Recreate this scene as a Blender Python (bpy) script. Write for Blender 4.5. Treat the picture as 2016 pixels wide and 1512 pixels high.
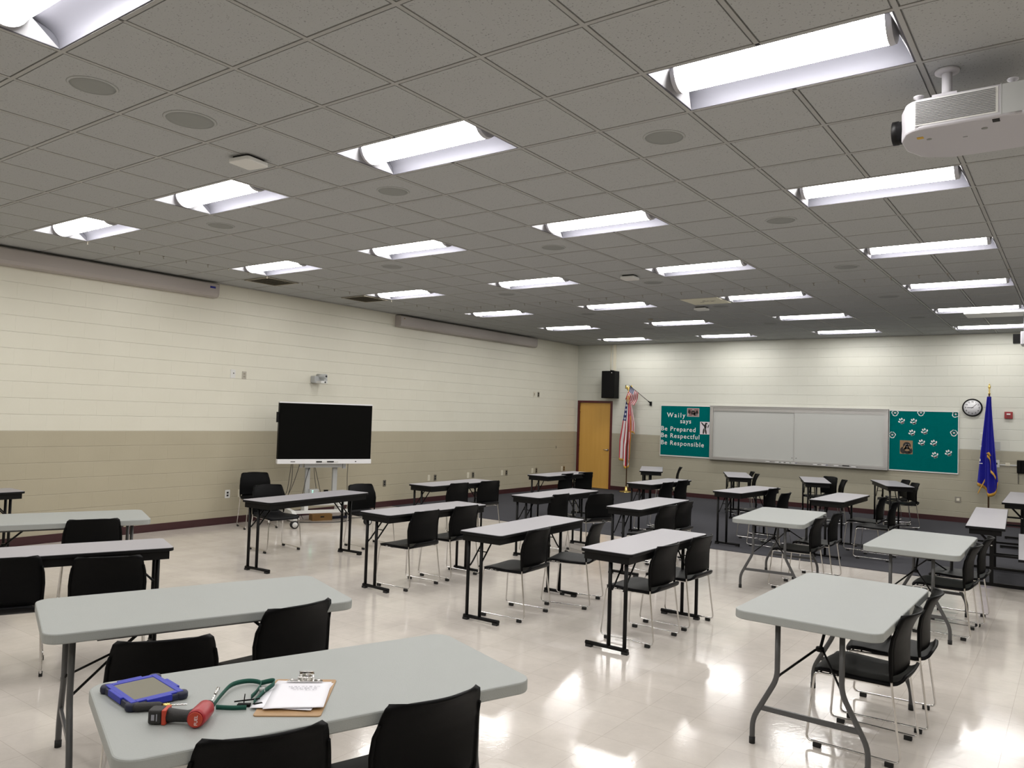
import bpy, math, random
from mathutils import Vector, Matrix

# ---------------------------------------------------------------- reset
for o in list(bpy.data.objects):
    bpy.data.objects.remove(o, do_unlink=True)
random.seed(7)
SC = bpy.context.scene
COL = SC.collection
PI = math.pi
R = math.radians

# ---------------------------------------------------------------- camera
CAMPOS = Vector((1.871, -3.642, 1.800))
YAW, PITCH, ROLL, FPX = -0.6309, 0.0387, 0.0320, 1532.47
fw = Vector((math.sin(YAW)*math.cos(PITCH), math.cos(YAW)*math.cos(PITCH), math.sin(PITCH)))
rt = Vector((math.cos(YAW), -math.sin(YAW), 0))
up = rt.cross(fw)
cr, sr = math.cos(ROLL), math.sin(ROLL)
cR = rt*cr + up*sr
cU = up*cr - rt*sr
cam_d = bpy.data.cameras.new('camera')
cam_d.sensor_width = 36.0
cam_d.lens = 36.0*FPX/2016.0
cam_d.clip_start = 0.05
cam = bpy.data.objects.new('camera', cam_d)
m = Matrix((cR, cU, -fw)).transposed().to_4x4()
m.translation = CAMPOS
cam.matrix_world = m
COL.objects.link(cam)
SC.camera = cam

# ---------------------------------------------------------------- world, exposure
w = bpy.data.worlds.new('world')
SC.world = w
w.use_nodes = True
w.node_tree.nodes['Background'].inputs[0].default_value = (0.5, 0.5, 0.5, 1)
w.node_tree.nodes['Background'].inputs[1].default_value = 0.0
vs = SC.view_settings
vs.view_transform = 'Standard'
vs.look = 'None'
vs.gamma = 1.0
vs.use_curve_mapping = False
vs.exposure = 1.25
LENS_STRENGTH = 13.0
SC.cycles.max_bounces = 10
SC.cycles.diffuse_bounces = 6

# ---------------------------------------------------------------- materials
def node_mat(name):
    m = bpy.data.materials.new(name)
    m.use_nodes = True
    nt = m.node_tree
    b = nt.nodes['Principled BSDF']
    return m, nt, b

def mat(name, col, rough=0.5, metal=0.0, bump=0.0, bscale=60.0, var=0.0, vscale=4.0, spec=0.5, coat=0.0, emit=None, estr=0.0):
    m, nt, b = node_mat(name)
    b.inputs['Base Color'].default_value = (*col, 1)
    b.inputs['Roughness'].default_value = rough
    b.inputs['Metallic'].default_value = metal
    b.inputs['Specular IOR Level'].default_value = spec
    b.inputs['Coat Weight'].default_value = coat
    tc = nt.nodes.new('ShaderNodeTexCoord')
    if var > 0:
        n = nt.nodes.new('ShaderNodeTexNoise')
        n.inputs['Scale'].default_value = vscale
        n.inputs['Detail'].default_value = 4
        nt.links.new(tc.outputs['Object'], n.inputs['Vector'])
        mx = nt.nodes.new('ShaderNodeMix'); mx.data_type = 'RGBA'
        mx.inputs['A'].default_value = (*[c*(1-var) for c in col], 1)
        mx.inputs['B'].default_value = (*[min(1, c*(1+var)) for c in col], 1)
        nt.links.new(n.outputs['Fac'], mx.inputs['Factor'])
        nt.links.new(mx.outputs['Result'], b.inputs['Base Color'])
    if bump > 0:
        n2 = nt.nodes.new('ShaderNodeTexNoise')
        n2.inputs['Scale'].default_value = bscale
        n2.inputs['Detail'].default_value = 3
        nt.links.new(tc.outputs['Object'], n2.inputs['Vector'])
        bp = nt.nodes.new('ShaderNodeBump')
        bp.inputs['Strength'].default_value = bump
        bp.inputs['Distance'].default_value = 0.002
        nt.links.new(n2.outputs['Fac'], bp.inputs['Height'])
        nt.links.new(bp.outputs['Normal'], b.inputs['Normal'])
    if emit:
        b.inputs['Emission Color'].default_value = (*emit, 1)
        b.inputs['Emission Strength'].default_value = estr
    return m

def sep(nt, src):
    s = nt.nodes.new('ShaderNodeSeparateXYZ'); nt.links.new(src, s.inputs[0]); return s
def mth(nt, op, a, b=None, clamp=False):
    n = nt.nodes.new('ShaderNodeMath'); n.operation = op; n.use_clamp = clamp
    for i, v in enumerate((a, b)):
        if v is None: continue
        if isinstance(v, (int, float)): n.inputs[i].default_value = v
        else: nt.links.new(v, n.inputs[i])
    return n.outputs[0]
def mixc(nt, f, a, b):
    n = nt.nodes.new('ShaderNodeMix'); n.data_type = 'RGBA'
    for k, v in (('Factor', f), ('A', a), ('B', b)):
        if isinstance(v, tuple): n.inputs[k].default_value = (*v, 1)
        elif isinstance(v, (int, float)): n.inputs[k].default_value = v
        else: nt.links.new(v, n.inputs[k])
    return n.outputs['Result']

STRIPE_Z = 1.404
CRS = 0.2006
def wall_mat(name, axis, k=(1.0, 1.0, 1.0)):
    m, nt, b = node_mat(name)
    tc = nt.nodes.new('ShaderNodeTexCoord')
    s = sep(nt, tc.outputs['Object'])
    z = s.outputs['Z']; h = s.outputs[axis]
    cmb = nt.nodes.new('ShaderNodeCombineXYZ')
    nt.links.new(h, cmb.inputs[0]); nt.links.new(z, cmb.inputs[1])
    br = nt.nodes.new('ShaderNodeTexBrick')
    br.offset = 0.5; br.squash = 1.0
    br.inputs['Scale'].default_value = 1.0
    br.inputs['Brick Width'].default_value = 0.4064
    br.inputs['Row Height'].default_value = CRS
    br.inputs['Mortar Size'].default_value = 0.0042
    br.inputs['Mortar Smooth'].default_value = 0.6
    br.inputs['Bias'].default_value = 0.0
    br.inputs['Color1'].default_value = (1, 1, 1, 1)
    br.inputs['Color2'].default_value = (0.97, 0.97, 0.97, 1)
    br.inputs['Mortar'].default_value = (0, 0, 0, 1)
    nt.links.new(cmb.outputs[0], br.inputs['Vector'])
    # horizontal joints (deeper, full length)
    fz = mth(nt, 'FRACT', mth(nt, 'DIVIDE', z, CRS))
    dz = mth(nt, 'MINIMUM', fz, mth(nt, 'SUBTRACT', 1.0, fz))
    hj = mth(nt, 'DIVIDE', dz, 0.028, clamp=True)
    hj = mth(nt, 'SUBTRACT', 1.0, hj)
    n = nt.nodes.new('ShaderNodeTexNoise'); n.inputs['Scale'].default_value = 2.0; n.inputs['Detail'].default_value = 5
    nt.links.new(tc.outputs['Object'], n.inputs['Vector'])
    up_c = mixc(nt, n.outputs['Fac'], (0.655, 0.635, 0.540), (0.715, 0.698, 0.605))
    lo_c = mixc(nt, n.outputs['Fac'], (0.400, 0.362, 0.268), (0.445, 0.405, 0.305))
    isup = mth(nt, 'GREATER_THAN', z, STRIPE_Z)
    c = mixc(nt, isup, lo_c, up_c)
    tn = nt.nodes.new('ShaderNodeMix'); tn.data_type = 'RGBA'; tn.blend_type = 'MULTIPLY'; tn.inputs['Factor'].default_value = 1.0
    tn.inputs['B'].default_value = (*k, 1); nt.links.new(c, tn.inputs['A']); c = tn.outputs['Result']
    nt.links.new(c, b.inputs['Base Color'])
    b.inputs['Roughness'].default_value = 0.42
    b.inputs['Specular IOR Level'].default_value = 0.35
    n2 = nt.nodes.new('ShaderNodeTexNoise'); n2.inputs['Scale'].default_value = 90; n2.inputs['Detail'].default_value = 3
    nt.links.new(tc.outputs['Object'], n2.inputs['Vector'])
    hgt = mth(nt, 'ADD', mth(nt, 'MULTIPLY', mth(nt, 'SUBTRACT', 0.0, hj), 1.0),
              mth(nt, 'ADD', mth(nt, 'MULTIPLY', mth(nt, 'SUBTRACT', 1.0, br.outputs['Fac']), 0.35), mth(nt, 'MULTIPLY', n2.outputs['Fac'], 0.12)))
    bp = nt.nodes.new('ShaderNodeBump'); bp.inputs['Strength'].default_value = 0.65; bp.inputs['Distance'].default_value = 0.005
    nt.links.new(hgt, bp.inputs['Height']); nt.links.new(bp.outputs['Normal'], b.inputs['Normal'])
    return m

def floor_mat():
    m, nt, b = node_mat('waxed_vinyl_tile')
    tc = nt.nodes.new('ShaderNodeTexCoord')
    br = nt.nodes.new('ShaderNodeTexBrick')
    br.offset = 0.0
    br.inputs['Scale'].default_value = 1.0
    br.inputs['Brick Width'].default_value = 0.3048
    br.inputs['Row Height'].default_value = 0.3048
    br.inputs['Mortar Size'].default_value = 0.0012
    br.inputs['Mortar Smooth'].default_value = 0.1
    br.inputs['Color1'].default_value = (0.615, 0.567, 0.520, 1)
    br.inputs['Color2'].default_value = (0.645, 0.597, 0.548, 1)
    br.inputs['Mortar'].default_value = (0.48, 0.43, 0.38, 1)
    nt.links.new(tc.outputs['Object'], br.inputs['Vector'])
    n = nt.nodes.new('ShaderNodeTexNoise'); n.inputs['Scale'].default_value = 3.0; n.inputs['Detail'].default_value = 6; n.inputs['Roughness'].default_value = 0.7
    nt.links.new(tc.outputs['Object'], n.inputs['Vector'])
    mr = nt.nodes.new('ShaderNodeMapRange'); mr.inputs['From Min'].default_value = 0.3; mr.inputs['From Max'].default_value = 0.7
    mr.inputs['To Min'].default_value = 0.90; mr.inputs['To Max'].default_value = 1.06
    nt.links.new(n.outputs['Fac'], mr.inputs['Value'])
    hs = nt.nodes.new('ShaderNodeHueSaturation')
    nt.links.new(br.outputs['Color'], hs.inputs['Color']); nt.links.new(mr.outputs[0], hs.inputs['Value'])
    nt.links.new(hs.outputs['Color'], b.inputs['Base Color'])
    # scuffs raise the roughness
    mr2 = nt.nodes.new('ShaderNodeMapRange'); mr2.inputs['From Min'].default_value = 0.35; mr2.inputs['From Max'].default_value = 0.7
    mr2.inputs['To Min'].default_value = 0.09; mr2.inputs['To Max'].default_value = 0.17
    n3 = nt.nodes.new('ShaderNodeTexNoise'); n3.inputs['Scale'].default_value = 1.4; n3.inputs['Detail'].default_value = 8
    nt.links.new(tc.outputs['Object'], n3.inputs['Vector']); nt.links.new(n3.outputs['Fac'], mr2.inputs['Value'])
    nt.links.new(mr2.outputs[0], b.inputs['Roughness'])
    b.inputs['Specular IOR Level'].default_value = 0.55
    n2 = nt.nodes.new('ShaderNodeTexNoise'); n2.inputs['Scale'].default_value = 26.0; n2.inputs['Detail'].default_value = 2; n2.inputs['Distortion'].default_value = 1.2
    nt.links.new(tc.outputs['Object'], n2.inputs['Vector'])
    hgt = mth(nt, 'SUBTRACT', mth(nt, 'MULTIPLY', n2.outputs['Fac'], 0.5), mth(nt, 'MULTIPLY', br.outputs['Fac'], 0.25))
    bp = nt.nodes.new('ShaderNodeBump'); bp.inputs['Strength'].default_value = 0.6; bp.inputs['Distance'].default_value = 0.0012
    nt.links.new(hgt, bp.inputs['Height']); nt.links.new(bp.outputs['Normal'], b.inputs['Normal'])
    return m

def tile_mat():
    m, nt, b = node_mat('acoustic_tile')
    tc = nt.nodes.new('ShaderNodeTexCoord')
    vo = nt.nodes.new('ShaderNodeTexNoise'); vo.inputs['Scale'].default_value = 95; vo.inputs['Detail'].default_value = 2
    nt.links.new(tc.outputs['Object'], vo.inputs['Vector'])
    d = mth(nt, 'GREATER_THAN', vo.outputs['Fac'], 0.655)
    c = mixc(nt, mth(nt, 'MULTIPLY', d, 0.65), (0.405, 0.415, 0.415), (0.17, 0.17, 0.165))
    nt.links.new(c, b.inputs['Base Color'])
    b.inputs['Roughness'].default_value = 0.95
    b.inputs['Specular IOR Level'].default_value = 0.1
    n2 = nt.nodes.new('ShaderNodeTexNoise'); n2.inputs['Scale'].default_value = 140; n2.inputs['Detail'].default_value = 3
    nt.links.new(tc.outputs['Object'], n2.inputs['Vector'])
    bp = nt.nodes.new('ShaderNodeBump'); bp.inputs['Strength'].default_value = 0.3; bp.inputs['Distance'].default_value = 0.002
    nt.links.new(mth(nt, 'SUBTRACT', n2.outputs['Fac'], d), bp.inputs['Height']); nt.links.new(bp.outputs['Normal'], b.inputs['Normal'])
    return m

def carpet_mat():
    m, nt, b = node_mat('carpet_pile')
    tc = nt.nodes.new('ShaderNodeTexCoord')
    n = nt.nodes.new('ShaderNodeTexNoise'); n.inputs['Scale'].default_value = 160; n.inputs['Detail'].default_value = 3
    nt.links.new(tc.outputs['Object'], n.inputs['Vector'])
    n1 = nt.nodes.new('ShaderNodeTexNoise'); n1.inputs['Scale'].default_value = 1.5; n1.inputs['Detail'].default_value = 4
    nt.links.new(tc.outputs['Object'], n1.inputs['Vector'])
    c = mixc(nt, n.outputs['Fac'], (0.030, 0.030, 0.036), (0.085, 0.085, 0.095))
    c2 = mixc(nt, mth(nt, 'MULTIPLY', n1.outputs['Fac'], 0.4), c, (0.075, 0.075, 0.082))
    nt.links.new(c2, b.inputs['Base Color'])
    b.inputs['Roughness'].default_value = 0.95
    b.inputs['Specular IOR Level'].default_value = 0.1
    bp = nt.nodes.new('ShaderNodeBump'); bp.inputs['Strength'].default_value = 0.6; bp.inputs['Distance'].default_value = 0.004
    nt.links.new(n.outputs['Fac'], bp.inputs['Height']); nt.links.new(bp.outputs['Normal'], b.inputs['Normal'])
    return m

def wood_mat(name, c1, c2, axis_scale=(14, 14, 0.7)):
    m, nt, b = node_mat(name)
    tc = nt.nodes.new('ShaderNodeTexCoord')
    mp = nt.nodes.new('ShaderNodeMapping'); mp.inputs['Scale'].default_value = axis_scale
    nt.links.new(tc.outputs['Object'], mp.inputs['Vector'])
    n = nt.nodes.new('ShaderNodeTexNoise'); n.inputs['Scale'].default_value = 1.0; n.inputs['Detail'].default_value = 6; n.inputs['Distortion'].default_value = 0.6
    nt.links.new(mp.outputs[0], n.inputs['Vector'])
    c = mixc(nt, n.outputs['Fac'], c1, c2)
    nt.links.new(c, b.inputs['Base Color'])
    b.inputs['Roughness'].default_value = 0.35
    return m

def uv_flag_mat(name, kind):
    """US flag patterns are laid in the cloth's own UV: u across the fly, v along the hoist."""
    m, nt, b = node_mat(name)
    uv = nt.nodes.new('ShaderNodeUVMap'); uv.uv_map = 'UVMap'
    s = sep(nt, uv.outputs[0]); u, v = s.outputs['X'], s.outputs['Y']
    odd = mth(nt, 'GREATER_THAN', mth(nt, 'FRACT', mth(nt, 'MULTIPLY', v, 6.5)), 0.5)
    c = mixc(nt, odd, (0.44, 0.012, 0.030), (0.72, 0.68, 0.68))
    can = mth(nt, 'MULTIPLY', mth(nt, 'LESS_THAN', u, 0.40), mth(nt, 'LESS_THAN', v, 7/13))
    fu = mth(nt, 'SUBTRACT', mth(nt, 'FRACT', mth(nt, 'MULTIPLY', u, 15.0)), 0.5)
    fv = mth(nt, 'SUBTRACT', mth(nt, 'FRACT', mth(nt, 'MULTIPLY', v, 9.3)), 0.5)
    st = mth(nt, 'LESS_THAN', mth(nt, 'ADD', mth(nt, 'POWER', mth(nt, 'ABSOLUTE', fu), 2.0), mth(nt, 'POWER', mth(nt, 'ABSOLUTE', fv), 2.0)), 0.075)
    cc = mixc(nt, st, (0.012, 0.020, 0.115), (0.72, 0.72, 0.74))
    c = mixc(nt, can, c, cc)
    nt.links.new(c, b.inputs['Base Color'])
    b.inputs['Roughness'].default_value = 0.6
    b.inputs['Sheen Weight'].default_value = 0.2
    return m

def paper_mat():
    m, nt, b = node_mat('teal_butcher_paper')
    tc = nt.nodes.new('ShaderNodeTexCoord')
    n = nt.nodes.new('ShaderNodeTexNoise'); n.inputs['Scale'].default_value = 5; n.inputs['Detail'].default_value = 4; n.inputs['Distortion'].default_value = 1.5
    nt.links.new(tc.outputs['Object'], n.inputs['Vector'])
    c = mixc(nt, n.outputs['Fac'], (0.000, 0.108, 0.107), (0.001, 0.132, 0.130))
    nt.links.new(c, b.inputs['Base Color']); b.inputs['Roughness'].default_value = 0.7; b.inputs['Specular IOR Level'].default_value = 0.0
    bp = nt.nodes.new('ShaderNodeBump'); bp.inputs['Strength'].default_value = 0.5; bp.inputs['Distance'].default_value = 0.01
    nt.links.new(n.outputs['Fac'], bp.inputs['Height']); nt.links.new(bp.outputs['Normal'], b.inputs['Normal'])
    return m

M = {}
M['wall_x'] = wall_mat('painted_block_side', 'Y')
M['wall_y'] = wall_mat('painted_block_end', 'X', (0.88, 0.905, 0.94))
M['floor'] = floor_mat()
M['tile'] = tile_mat()
M['carpet'] = carpet_mat()
M['grid'] = mat('ceiling_grid_metal', (0.35, 0.35, 0.34), 0.5)
M['plain_tile'] = mat('plain_ceiling_panel', (0.385, 0.395, 0.39), 0.8)
M['maroon'] = mat('maroon_vinyl', (0.045, 0.012, 0.014), 0.4)
M['maroon_paint'] = mat('maroon_door_paint', (0.085, 0.010, 0.013), 0.35)
M['door'] = wood_mat('varnished_birch', (0.60, 0.325, 0.065), (0.70, 0.405, 0.10))
M['brass'] = mat('polished_brass', (0.83, 0.62, 0.22), 0.22, 1.0)
M['chrome'] = mat('chrome', (0.72, 0.71, 0.70), 0.16, 1.0)
M['steel'] = mat('brushed_steel', (0.45, 0.42, 0.36), 0.35, 1.0)
M['laminate'] = mat('grey_lilac_laminate', (0.335, 0.325, 0.352), 0.38, var=0.03, vscale=30)
M['blackmetal'] = mat('black_powder_coat', (0.0035, 0.0033, 0.0035), 0.45, spec=0.2, bump=0.2, bscale=300)
M['blackedge'] = mat('black_rubber_edge', (0.003, 0.003, 0.0035), 0.5, spec=0.2)
M['blackplastic'] = mat('black_moulded_plastic', (0.0022, 0.0022, 0.0025), 0.48, spec=0.10, bump=0.35, bscale=420)
M['seatblack'] = mat('black_seat_shell', (0.003, 0.003, 0.0038), 0.48, spec=0.12, bump=0.3, bscale=380)
M['rubber'] = mat('black_rubber', (0.010, 0.010, 0.010), 0.7)
M['resin'] = mat('grey_white_moulded_resin', (0.31, 0.325, 0.315), 0.5, bump=0.35, bscale=240, var=0.025, vscale=9)
M['greymetal'] = mat('grey_enamelled_steel', (0.075, 0.075, 0.077), 0.35)
M['white'] = mat('white_enamel', (0.78, 0.78, 0.80), 0.35)
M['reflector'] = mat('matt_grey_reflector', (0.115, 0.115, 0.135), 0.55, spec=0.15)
M['endplate'] = mat('light_end_plate', (0.36, 0.36, 0.38), 0.5)
M['capgrey'] = mat('lens_end_cap', (0.42, 0.42, 0.45), 0.4)
M['lens'] = mat('glowing_lens', (0.9, 0.9, 0.9), 0.4, emit=(1.0, 0.975, 0.94), estr=LENS_STRENGTH)
M['housing'] = mat('grey_screen_housing', (0.40, 0.365, 0.345), 0.5)
M['dark'] = mat('dark_slot', (0.01, 0.01, 0.01), 0.8)
M['ventgrey'] = mat('vent_grey', (0.30, 0.275, 0.22), 0.6)
M['ventback'] = mat('vent_backing', (0.10, 0.092, 0.075), 0.8)
M['spkgrey'] = mat('speaker_mesh_grey', (0.25, 0.26, 0.25), 0.7, bump=0.5, bscale=500)
M['screenglass'] = mat('dark_display_glass', (0.0015, 0.0015, 0.0012), 0.6, spec=0.08)
M['offwhite'] = mat('off_white_plastic', (0.66, 0.66, 0.64), 0.4)
M['lightgrey'] = mat('light_grey_plastic', (0.42, 0.43, 0.43), 0.4)
M['ivory'] = mat('ivory_plate', (0.66, 0.62, 0.50), 0.4)
M['cable'] = mat('black_cable', (0.02, 0.02, 0.022), 0.5)
M['cardboard'] = mat('brown_cardboard', (0.28, 0.155, 0.05), 0.8)
M['paper'] = paper_mat()
M['letter'] = mat('white_card_letters', (0.74, 0.74, 0.74), 0.6)
M['alu'] = mat('satin_aluminium', (0.50, 0.49, 0.48), 0.35, 0.75)
M['board'] = mat('whiteboard_enamel', (0.47, 0.475, 0.455), 0.30)
M['clockface'] = mat('clock_face', (0.74, 0.74, 0.76), 0.4)
M['red'] = mat('fire_alarm_red', (0.26, 0.012, 0.016), 0.35)
M['bluecloth'] = mat('royal_blue_cloth', (0.012, 0.012, 0.30), 0.6, var=0.1, vscale=6)
M['gold'] = mat('gold_fringe', (0.50, 0.27, 0.035), 0.6, bump=1.0, bscale=200)
M['usflag'] = uv_flag_mat('striped_flag_cloth', 0)
M['polewood'] = mat('dark_oak_pole', (0.085, 0.040, 0.020), 0.4)
M['proj'] = mat('projector_white', (0.45, 0.44, 0.47), 0.4)
M['projdark'] = mat('projector_slot_grey', (0.16, 0.16, 0.175), 0.6)
M['yellow'] = mat('yellow_sticker', (0.55, 0.33, 0.02), 0.5)
M['bluecase'] = mat('royal_blue_case', (0.014, 0.024, 0.36), 0.45)
M['navycase'] = mat('dark_navy_rubber', (0.006, 0.008, 0.030), 0.55)
M['tabscreen'] = mat('tablet_screen_painted_reflection', (0.24, 0.23, 0.185), 0.12, spec=0.9)  # ceiling's reflection painted into the base colour as a paler tone
M['toolred'] = mat('red_tool_plastic', (0.33, 0.012, 0.020), 0.35)
M['toolblack'] = mat('dark_grip_rubber', (0.018, 0.017, 0.017), 0.6, bump=0.4, bscale=300)
M['orange'] = mat('orange_red_band', (0.45, 0.045, 0.02), 0.5)
M['greenband'] = mat('dark_green_webbing', (0.0, 0.075, 0.050), 0.6, bump=0.5, bscale=500)
M['hardboard'] = mat('brown_hardboard', (0.36, 0.22, 0.105), 0.5, var=0.08, vscale=20)
M['sheet'] = mat('white_paper_sheet', (0.76, 0.75, 0.80), 0.6)
M['ink'] = mat('grey_pencil_ink', (0.30, 0.30, 0.34), 0.7)
M['photo_dark'] = mat('photo_dark', (0.012, 0.010, 0.010), 0.3)
M['photo_tan'] = mat('photo_tan', (0.26, 0.17, 0.09), 0.3)
M['photo_grey'] = mat('photo_grey', (0.42, 0.37, 0.36), 0.3)
M['photo_pink'] = mat('photo_muted_rose', (0.22, 0.12, 0.12), 0.3)
M['photo_white'] = mat('photo_white', (0.66, 0.62, 0.66), 0.3)
M['led'] = mat('green_led', (0.1, 0.8, 0.5), 0.4, emit=(0.2, 1.0, 0.6), estr=2.0)
M['bluetape'] = mat('blue_tape', (0.01, 0.015, 0.22), 0.5)
M['pinkpanel'] = mat('white_ceiling_panel', (0.80, 0.78, 0.62), 0.7)

# ---------------------------------------------------------------- mesh builder
class MB:
    def __init__(s):
        s.v, s.f, s.sm, s.uv = [], [], [], None
    def add(s, vs, fs, smooth=False):
        o = len(s.v)
        s.v += [tuple(v) for v in vs]
        s.f += [tuple(i+o for i in f) for f in fs]
        s.sm += [smooth]*len(fs)
        return s
    def box(s, x0, x1, y0, y1, z0, z1, mtx=None, b=0.0):
        if b > 0:
            return s.prism_z([(x0, y0), (x1, y0), (x1, y1), (x0, y1)], z0, z1, r=0.0, bev=b, mtx=mtx)
        vs = [Vector(p) for p in ((x0,y0,z0),(x1,y0,z0),(x1,y1,z0),(x0,y1,z0),(x0,y0,z1),(x1,y0,z1),(x1,y1,z1),(x0,y1,z1))]
        if mtx: vs = [mtx@p for p in vs]
        return s.add(vs, [(0,3,2,1),(4,5,6,7),(0,1,5,4),(1,2,6,5),(2,3,7,6),(3,0,4,7)])
    def outline(s, pts, r, n=6):
        if r <= 0: return [Vector((p[0], p[1])) for p in pts]
        out = []
        N = len(pts)
        for i in range(N):
            p = Vector(pts[i]); a = Vector(pts[i-1]); c = Vector(pts[(i+1) % N])
            d1 = (a-p).normalized(); d2 = (c-p).normalized()
            ang = d1.angle(d2)
            t = min(r/math.tan(ang/2), (a-p).length*0.49, (c-p).length*0.49)
            rr = t*math.tan(ang/2)
            bis = (d1+d2).normalized()
            cen = p + bis*(rr/math.sin(ang/2))
            p1 = p+d1*t; p2 = p+d2*t
            q1 = p1-cen; q2 = p2-cen; a1 = math.atan2(q1.y, q1.x); a2 = math.atan2(q2.y, q2.x)
            da = (a2-a1+PI) % (2*PI)-PI
            for k in range(n+1):
                q = a1+da*k/n
                out.append(cen+Vector((math.cos(q), math.sin(q)))*rr)
        return out
    def prism_z(s, pts, z0, z1, r=0.0, bev=0.0, n=6, mtx=None, smooth=False):
        o = s.outline(pts, r, n)
        cx = sum(p.x for p in o)/len(o); cy = sum(p.y for p in o)/len(o)
        # make CCW
        ar = sum(o[i-1].x*o[i].y-o[i].x*o[i-1].y for i in range(len(o)))
        if ar < 0: o.reverse()
        N = len(o)
        def inset(d):
            res = []
            for i in range(N):
                p0, p, p2 = o[i-1], o[i], o[(i+1) % N]
                e1 = (p-p0); e2 = (p2-p)
                if e1.length < 1e-7: e1 = e2
                if e2.length < 1e-7: e2 = e1
                n1 = Vector((-e1.y, e1.x)).normalized(); n2 = Vector((-e2.y, e2.x)).normalized()
                nn = n1+n2
                k = nn.length_squared
                nn = nn*(2/k) if k > 0.3 else nn.normalized()
                res.append(p+nn*d)
            return res
        rings = []
        if bev > 0:
            i1 = inset(bev); im = inset(bev*0.29)
            rings = [(i1, z0), (im, z0+bev*0.29), (o, z0+bev), (o, z1-bev), (im, z1-bev*0.29), (i1, z1)]
        else:
            rings = [(o, z0), (o, z1)]
        vs = []
        for ring, z in rings:
            vs += [Vector((p.x, p.y, z)) for p in ring]
        if mtx: vs = [mtx@p for p in vs]
        base = len(s.v)
        s.v += [tuple(v) for v in vs]
        for k in range(len(rings)-1):
            for i in range(N):
                j = (i+1) % N
                s.f.append((base+k*N+i, base+k*N+j, base+(k+1)*N+j, base+(k+1)*N+i)); s.sm.append(smooth)
        s.f.append(tuple(base+i for i in reversed(range(N)))); s.sm.append(False)
        s.f.append(tuple(base+(len(rings)-1)*N+i for i in range(N))); s.sm.append(False)
        return s
    def tube(s, path, r, n=8, bend=0.0, cap=True, bn=4, mtx=None):
        P = [Vector(p) for p in path]
        if bend > 0:
            Q = [P[0]]
            for i in range(1, len(P)-1):
                a, p, c = P[i-1], P[i], P[i+1]
                d1 = (a-p); d2 = (c-p)
                t = min(bend, d1.length*0.45, d2.length*0.45)
                p1 = p+d1.normalized()*t; p2 = p+d2.normalized()*t
                for k in range(bn+1):
                    u = k/bn
                    Q.append(p1*(1-u)**2+p*2*u*(1-u)+p2*u*u)
            Q.append(P[-1]); P = Q
        if mtx: P = [mtx@p for p in P]
        rs = r if isinstance(r, (list, tuple)) else [r]*len(P)
        vs = []; N = len(P)
        t0 = (P[1]-P[0]).normalized()
        ref = Vector((0, 0, 1)) if abs(t0.z) < 0.9 else Vector((1, 0, 0))
        nrm = t0.cross(ref).normalized()
        for i in range(N):
            t = (P[min(i+1, N-1)]-P[max(i-1, 0)]).normalized()
            nrm = (nrm-t*nrm.dot(t)).normalized()
            bi = t.cross(nrm)
            for k in range(n):
                a = 2*PI*k/n
                vs.append(P[i]+(nrm*math.cos(a)+bi*math.sin(a))*rs[i])
        fs = []
        for i in range(N-1):
            for k in range(n):
                k2 = (k+1) % n
                fs.append((i*n+k, i*n+k2, (i+1)*n+k2, (i+1)*n+k))
        s.add(vs, fs, True)
        if cap:
            b = len(s.v)-len(vs)
            s.f.append(tuple(b+k for k in reversed(range(n)))); s.sm.append(False)
            s.f.append(tuple(b+(N-1)*n+k for k in range(n))); s.sm.append(False)
        return s
    def lathe(s, prof, n=24, mtx=None, smooth=True):
        """prof: list of (radius, z) around the local z axis"""
        vs = []
        for r, z in prof:
            for k in range(n):
                a = 2*PI*k/n
                vs.append(Vector((r*math.cos(a), r*math.sin(a), z)))
        if mtx: vs = [mtx@p for p in vs]
        fs = []
        for i in range(len(prof)-1):
            for k in range(n):
                k2 = (k+1) % n
                fs.append((i*n+k, i*n+k2, (i+1)*n+k2, (i+1)*n+k))
        s.add(vs, fs, smooth)
        b = len(s.v)-len(vs)
        if prof[0][0] > 1e-6: s.f.append(tuple(b+k for k in reversed(range(n)))); s.sm.append(False)
        if prof[-1][0] > 1e-6: s.f.append(tuple(b+(len(prof)-1)*n+k for k in range(n))); s.sm.append(False)
        return s
    def sheet(s, fn, nu, nv, thick=0.0, nfn=None, smooth=True, mtx=None):
        """surface fn(u,v) 0..1, given a thickness along its own normals"""
        G = [[Vector(fn(i/nu, j/nv)) for j in range(nv+1)] for i in range(nu+1)]
        if thick == 0:
            vs = [p for row in G for p in row]
            if mtx: vs = [mtx@p for p in vs]
            fs = [(i*(nv+1)+j, (i+1)*(nv+1)+j, (i+1)*(nv+1)+j+1, i*(nv+1)+j+1) for i in range(nu) for j in range(nv)]
            return s.add(vs, fs, smooth)
        Nn = []
        for i in range(nu+1):
            row = []
            for j in range(nv+1):
                du = G[min(i+1, nu)][j]-G[max(i-1, 0)][j]
                dv = G[i][min(j+1, nv)]-G[i][max(j-1, 0)]
                row.append(du.cross(dv).normalized())
            Nn.append(row)
        A = [G[i][j]+Nn[i][j]*thick/2 for i in range(nu+1) for j in range(nv+1)]
        B = [G[i][j]-Nn[i][j]*thick/2 for i in range(nu+1) for j in range(nv+1)]
        if mtx: A = [mtx@p for p in A]; B = [mtx@p for p in B]
        W = nv+1; K = (nu+1)*W
        fs = []
        for i in range(nu):
            for j in range(nv):
                a = i*W+j; b2 = (i+1)*W+j
                fs.append((a, b2, b2+1, a+1)); fs.append((K+a, K+a+1, K+b2+1, K+b2))
        for i in range(nu):
            a, b2 = i*W, (i+1)*W
            fs.append((a, K+a, K+b2, b2)); fs.append((a+nv, b2+nv, K+b2+nv, K+a+nv))
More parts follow.
